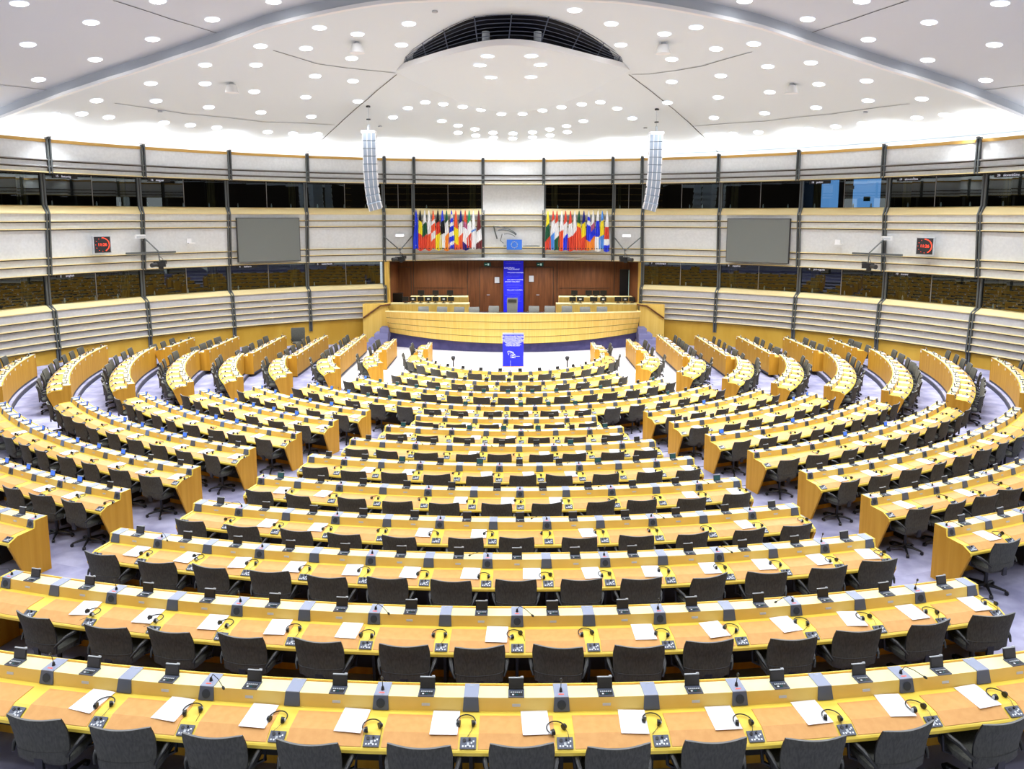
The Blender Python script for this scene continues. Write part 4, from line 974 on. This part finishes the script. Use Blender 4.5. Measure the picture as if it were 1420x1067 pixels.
for j, x in enumerate((-4.66, -3.75, -2.81, -1.98, -.99, -.01, 1.13, 1.98, 2.93, 3.93, 4.78)):
    if j == 5: o = big.build('president_chair', None, True); tag(o, 'tall grey president chair with black headrest before the blue banner', 'chair')
    else: o = inst('rostrum_chair', gme, (0, 0, 0)); tag(o, 'low grey armchair at the rostrum, %s from the left' % ORD[j], 'chair', 'grey chairs behind the rostrum')
    o.location = (x+.02, 38.75+.5*(x/6.5)**2, 1.0+(.26 if j in (4, 6, 7, 8) else .2)); o.rotation_euler = (0, 0, pi+random.uniform(-.2, .2))
for j, x in enumerate((-.55, 1.3, 2.35, 2.95, -2.6)):
    b = MB(); b.box((0, 0, .05), (.36, .12, .1), 'black', rx=-.2); b.box((0, -.1, .01), (.3, .1, .02), 'slate'); o = b.build('desk_console'); o.location = (x, 37.62, 1.93)
    tag(o, 'low black console on the rostrum desk, %s from the left' % ORD[[1, 2, 3, 4, 0][j]], 'console', 'black rostrum consoles')
# rear desks with monitors
def rear_desk(x0, x1, y, z, zf, lab):
    c = ((x0+x1)/2, y, zf); e = empty('official_desk', c); tag(e, 'maple desk behind the rostrum, '+lab, 'desk', 'rear desks for officials'); w = x1-x0
    b = MB(); b.box((0, 0, (z-zf)/2), (w, .05, z-zf), 'ros'); b.build('front_panel', e)
    b = MB(); b.box((0, .3, z-zf+.0), (w+.04, .66, .04), 'ledge'); b.build('desktop', e)
    for sx in (-1, 1): b = MB(); b.box((sx*w/2, .3, (z-zf)/2), (.05, .6, z-zf), 'ros'); b.build('end_panel', e)
rear_desk(-7.1, -2.34, 40.25, 2.15, 1.0, 'left lower tier'); rear_desk(2.48, 7.3, 40.25, 2.15, 1.0, 'right lower tier')
rear_desk(-5.75, -2.5, 42.0, 2.34, 1.15, 'left upper tier'); rear_desk(2.74, 6.9, 42.0, 2.34, 1.15, 'right upper tier')
def monitor(u0, u1, y, z, lab, j):
    x = ((530+(u0+u1)/2/3.944)-711)/1029*y*1.0; w = (u1-u0)/3.944/1029*y
    e = empty('desk_monitor', (x, y, z)); tag(e, lab, 'monitor', 'black monitors on the rear desks')
    b = MB(); b.box((0, 0, .22), (w, .04, .25), 'black'); b.build('case', e)
    b = MB(); b.box((0, .03, .06), (.05, .03, .12), 'dark'); b.box((0, .03, .01), (.2, .16, .02), 'dark'); b.build('stand', e)
    if j % 2: b = MB(); b.box((0, -.023, .22), (w*.35, .006, .07), 'key'); b.build('rear_label', e)
for j, (u0, u1) in enumerate(((115, 148), (153, 191), (198, 231), (238, 276), (280, 313), (324, 359), (364, 398))): monitor(u0, u1, 40.6, 2.17, 'black monitor on the left lower official desk, %s from the left' % ORD[j], j)
for j, (u0, u1) in enumerate(((200, 235), (280, 314), (359, 394))): monitor(u0, u1, 42.3, 2.36, 'black monitor on the left upper official desk, %s from the left' % ORD[j], 0)
for j, (u0, u1) in enumerate(((1033, 1068), (1074, 1112), (1146, 1187), (1202, 1236), (1282, 1320), (1323, 1357), (1362, 1393))): monitor(u0, u1, 40.6, 2.17, 'black monitor on the right lower official desk, %s from the left' % ORD[j], j)
for j, (u0, u1) in enumerate(((1042, 1077), (1121, 1156), (1160, 1198), (1202, 1238))): monitor(u0, u1, 42.3, 2.36, 'black monitor on the right upper official desk, %s from the left' % ORD[j], 0)
for j, (u, y, z) in enumerate(((410, 41.3, 1.15), (430, 42.9, 1.3), (345, 42.9, 1.3), (1010, 41.3, 1.15), (1255, 41.3, 1.15), (1020, 42.9, 1.3), (1100, 42.9, 1.3))):
    o = inst('staff_chair', gme, (((530+u/3.944)-711)/1029*y, y, z), pi+random.uniform(-.3, .3)); tag(o, 'grey chair at the officials desks, %s of the staff chairs' % ORD[j], 'chair', 'grey staff chairs')
b = MB(); b.box((0, 0, .25), (.55, .3, .5), 'black'); b.cyl((0, 0, -.9), .04, .92, 'black'); o = b.build('office_printer'); o.location = (-6.55, 42.6, 2.0); tag(o, 'black box-shaped monitor standing in the far left of the alcove', 'monitor')
# side parapets and steps
for sd in (-1, 1):
    x0, x1 = sorted((sd*6.72+.12, sd*8.05+.12)); lab = 'left' if sd < 0 else 'right'
    e = empty('stair_parapet', ((x0+x1)/2, 39.3, 0)); tag(e, 'maple stair parapet with brown handrail at the %s end of the rostrum' % lab, 'parapet', 'rostrum stair parapets')
    b = MB(); b.box((0, 0, 1.13), (x1-x0, .08, 2.26), 'ros'); b.box((0, .6, 2.2), (x1-x0, 1.2, .05), 'ros'); b.build('panel', e)
    b = MB(); b.tube([(-sd*(x1-x0)/2*1.25, -.1, 2.26), (-sd*.30, -.1, 2.18), (sd*(x1-x0)/2*.96, -.1, 1.52)], .04, 'dwood', 8); b.build('handrail', e)
    e = empty('rostrum_steps', (sd*7.0+.1, 38.4, 0)); tag(e, 'violet carpeted steps up to the %s end of the rostrum' % lab, 'steps', 'carpeted rostrum steps')
    for q in range(4):
        b = MB(); w = 1.25-.27*q; b.box((sd*(w/2-.45), .25*q*.6, .14+.27*q), (w, .9, .27), 'stepc'); b.build('step', e)
# lectern
e = empty('lectern', (.08, 33.9, 0)); tag(e, 'blue speaker lectern with white lettering and emblem in the well', 'lectern')
b = MB(); b.box((0, 0, .76), (.96, .36, 1.50), 'blue'); b.build('body', e)
b = MB(); b.box((0, 0, .01), (1.0, .42, .03), 'riser'); b.build('base', e)
b = MB(); b.box((0, .02, 1.52), (.98, .42, .03), 'slate_glare', rx=0); b.build('top', e)
for q in range(10):
    text('lettering', ['EUROPEAN PARLIAMENT PARLEMENT', 'PARLAMENTO EUROPEO PARLAMENT', 'EUROPÄISCHES PARLAMENT', 'EUROPA-PARLAMENTET PARLAMENT', 'PARLEMENT EUROPÉEN EUROPEES', 'EUROPOS PARLAMENTAS EIROPAS', 'PARLAMENTUL EUROPEAN', 'EURÓPAI PARLAMENT', 'EUROOPAN PARLAMENTTI', 'EVROPSKI PARLAMENT'][q], .062, (0, -.185, 1.44-q*.05), (pi/2, 0, 0), 'txt', e)
b = MB()
def st2(pts, w=.009): b.tube([(x, -.188, z) for x, z in pts], w, 'txt', 5)
st2([(-.25, .72), (-.2, .56)]); st2(arcp(-.2, .5, .3, .24, 100, 40)); st2(arcp(-.1, .5, .2, .16, 110, 30)); st2([(-.1, .57), (.1, .57), (.1, .43), (-.1, .43), (-.1, .57)]); st2([(.1, .5), (.3, .5)], .006); st2(arcp(0, .5, .05, .05, 0, 360)); st2([(-.12, .3), (-.12, .02)], .004)
b.build('emblem', e)
b = MB(); b.tube([(0, .1, 1.53), (.02, .0, 1.7)], .008, 'black', 6); b.tube([(.02, .0, 1.7), (.025, -.03, 1.74)], .014, 'black', 6); b.build('microphone', e)
# microphone stands on the floor of the well
for x, lab in ((-2.42, 'left'), (2.33, 'right')):
    e = empty('camera_stand', (x, 30.4, 0)); tag(e, 'slim black pole with a round head, %s of the lectern' % lab, 'stand', 'slim black poles in the well')
    b = MB(); b.tube([(0, 0, .02), (0, 0, 1.0)], .03, 'black', 8); b.build('pole', e)
    b = MB(); b.cyl((0, 0, .95), .05, .12, 'black', 12, .10); b.cyl((0, 0, 1.07), .10, .06, 'dark', 12, .07); b.build('head', e)
    b = MB(); b.cyl((0, 0, 0), .16, .03, 'black', 16); b.build('foot', e)
# armchair against the panelling
b = join(m_backrest('fabric', 'fabric_highlight', .45, 1.15, .34), m_seat(), m_arm(-1), m_arm(1), m_base())
o = b.build('armchair', None, True); o.location = (-10.6, 36.4, .22); o.rotation_euler = (0, 0, pi+.25); tag(o, 'large dark armchair standing alone against the golden wall panelling', 'armchair')
# ------------------------------------------------------------------ light
w = bpy.data.worlds.new('world'); scene.world = w; w.use_nodes = True
bg = w.node_tree.nodes['Background']; bg.inputs[0].default_value = (.9, .95, 1, 1); bg.inputs[1].default_value = WORLD_S
cd = bpy.data.cameras.new('camera'); cam_o = bpy.data.objects.new('camera', cd); COL.objects.link(cam_o); scene.camera = cam_o
cd.sensor_width = 36; cd.lens = 1028.9/1420*36; cd.shift_y = -98.3/1420; cd.clip_end = 200; cd.clip_start = .05
from mathutils import Matrix
cam_o.matrix_world = Matrix.Translation((0, 0, 6.924)) @ Matrix.Rotation(-.0008, 4, 'Z') @ Matrix.Rotation(radians(82.5), 4, 'X') @ Matrix.Rotation(.0013, 4, 'Z')
scene.view_settings.view_transform = 'Standard'; scene.view_settings.look = 'None'; scene.view_settings.exposure = EXPO; scene.view_settings.gamma = 1.0
scene.cycles.max_bounces = 5; scene.cycles.diffuse_bounces = 3; scene.cycles.glossy_bounces = 3; scene.cycles.transparent_max_bounces = 6; scene.cycles.caustics_reflective = False; scene.cycles.caustics_refractive = False
scene.cycles.use_denoising = True; scene.cycles.sample_clamp_indirect = 4; scene.cycles.use_adaptive_sampling = True
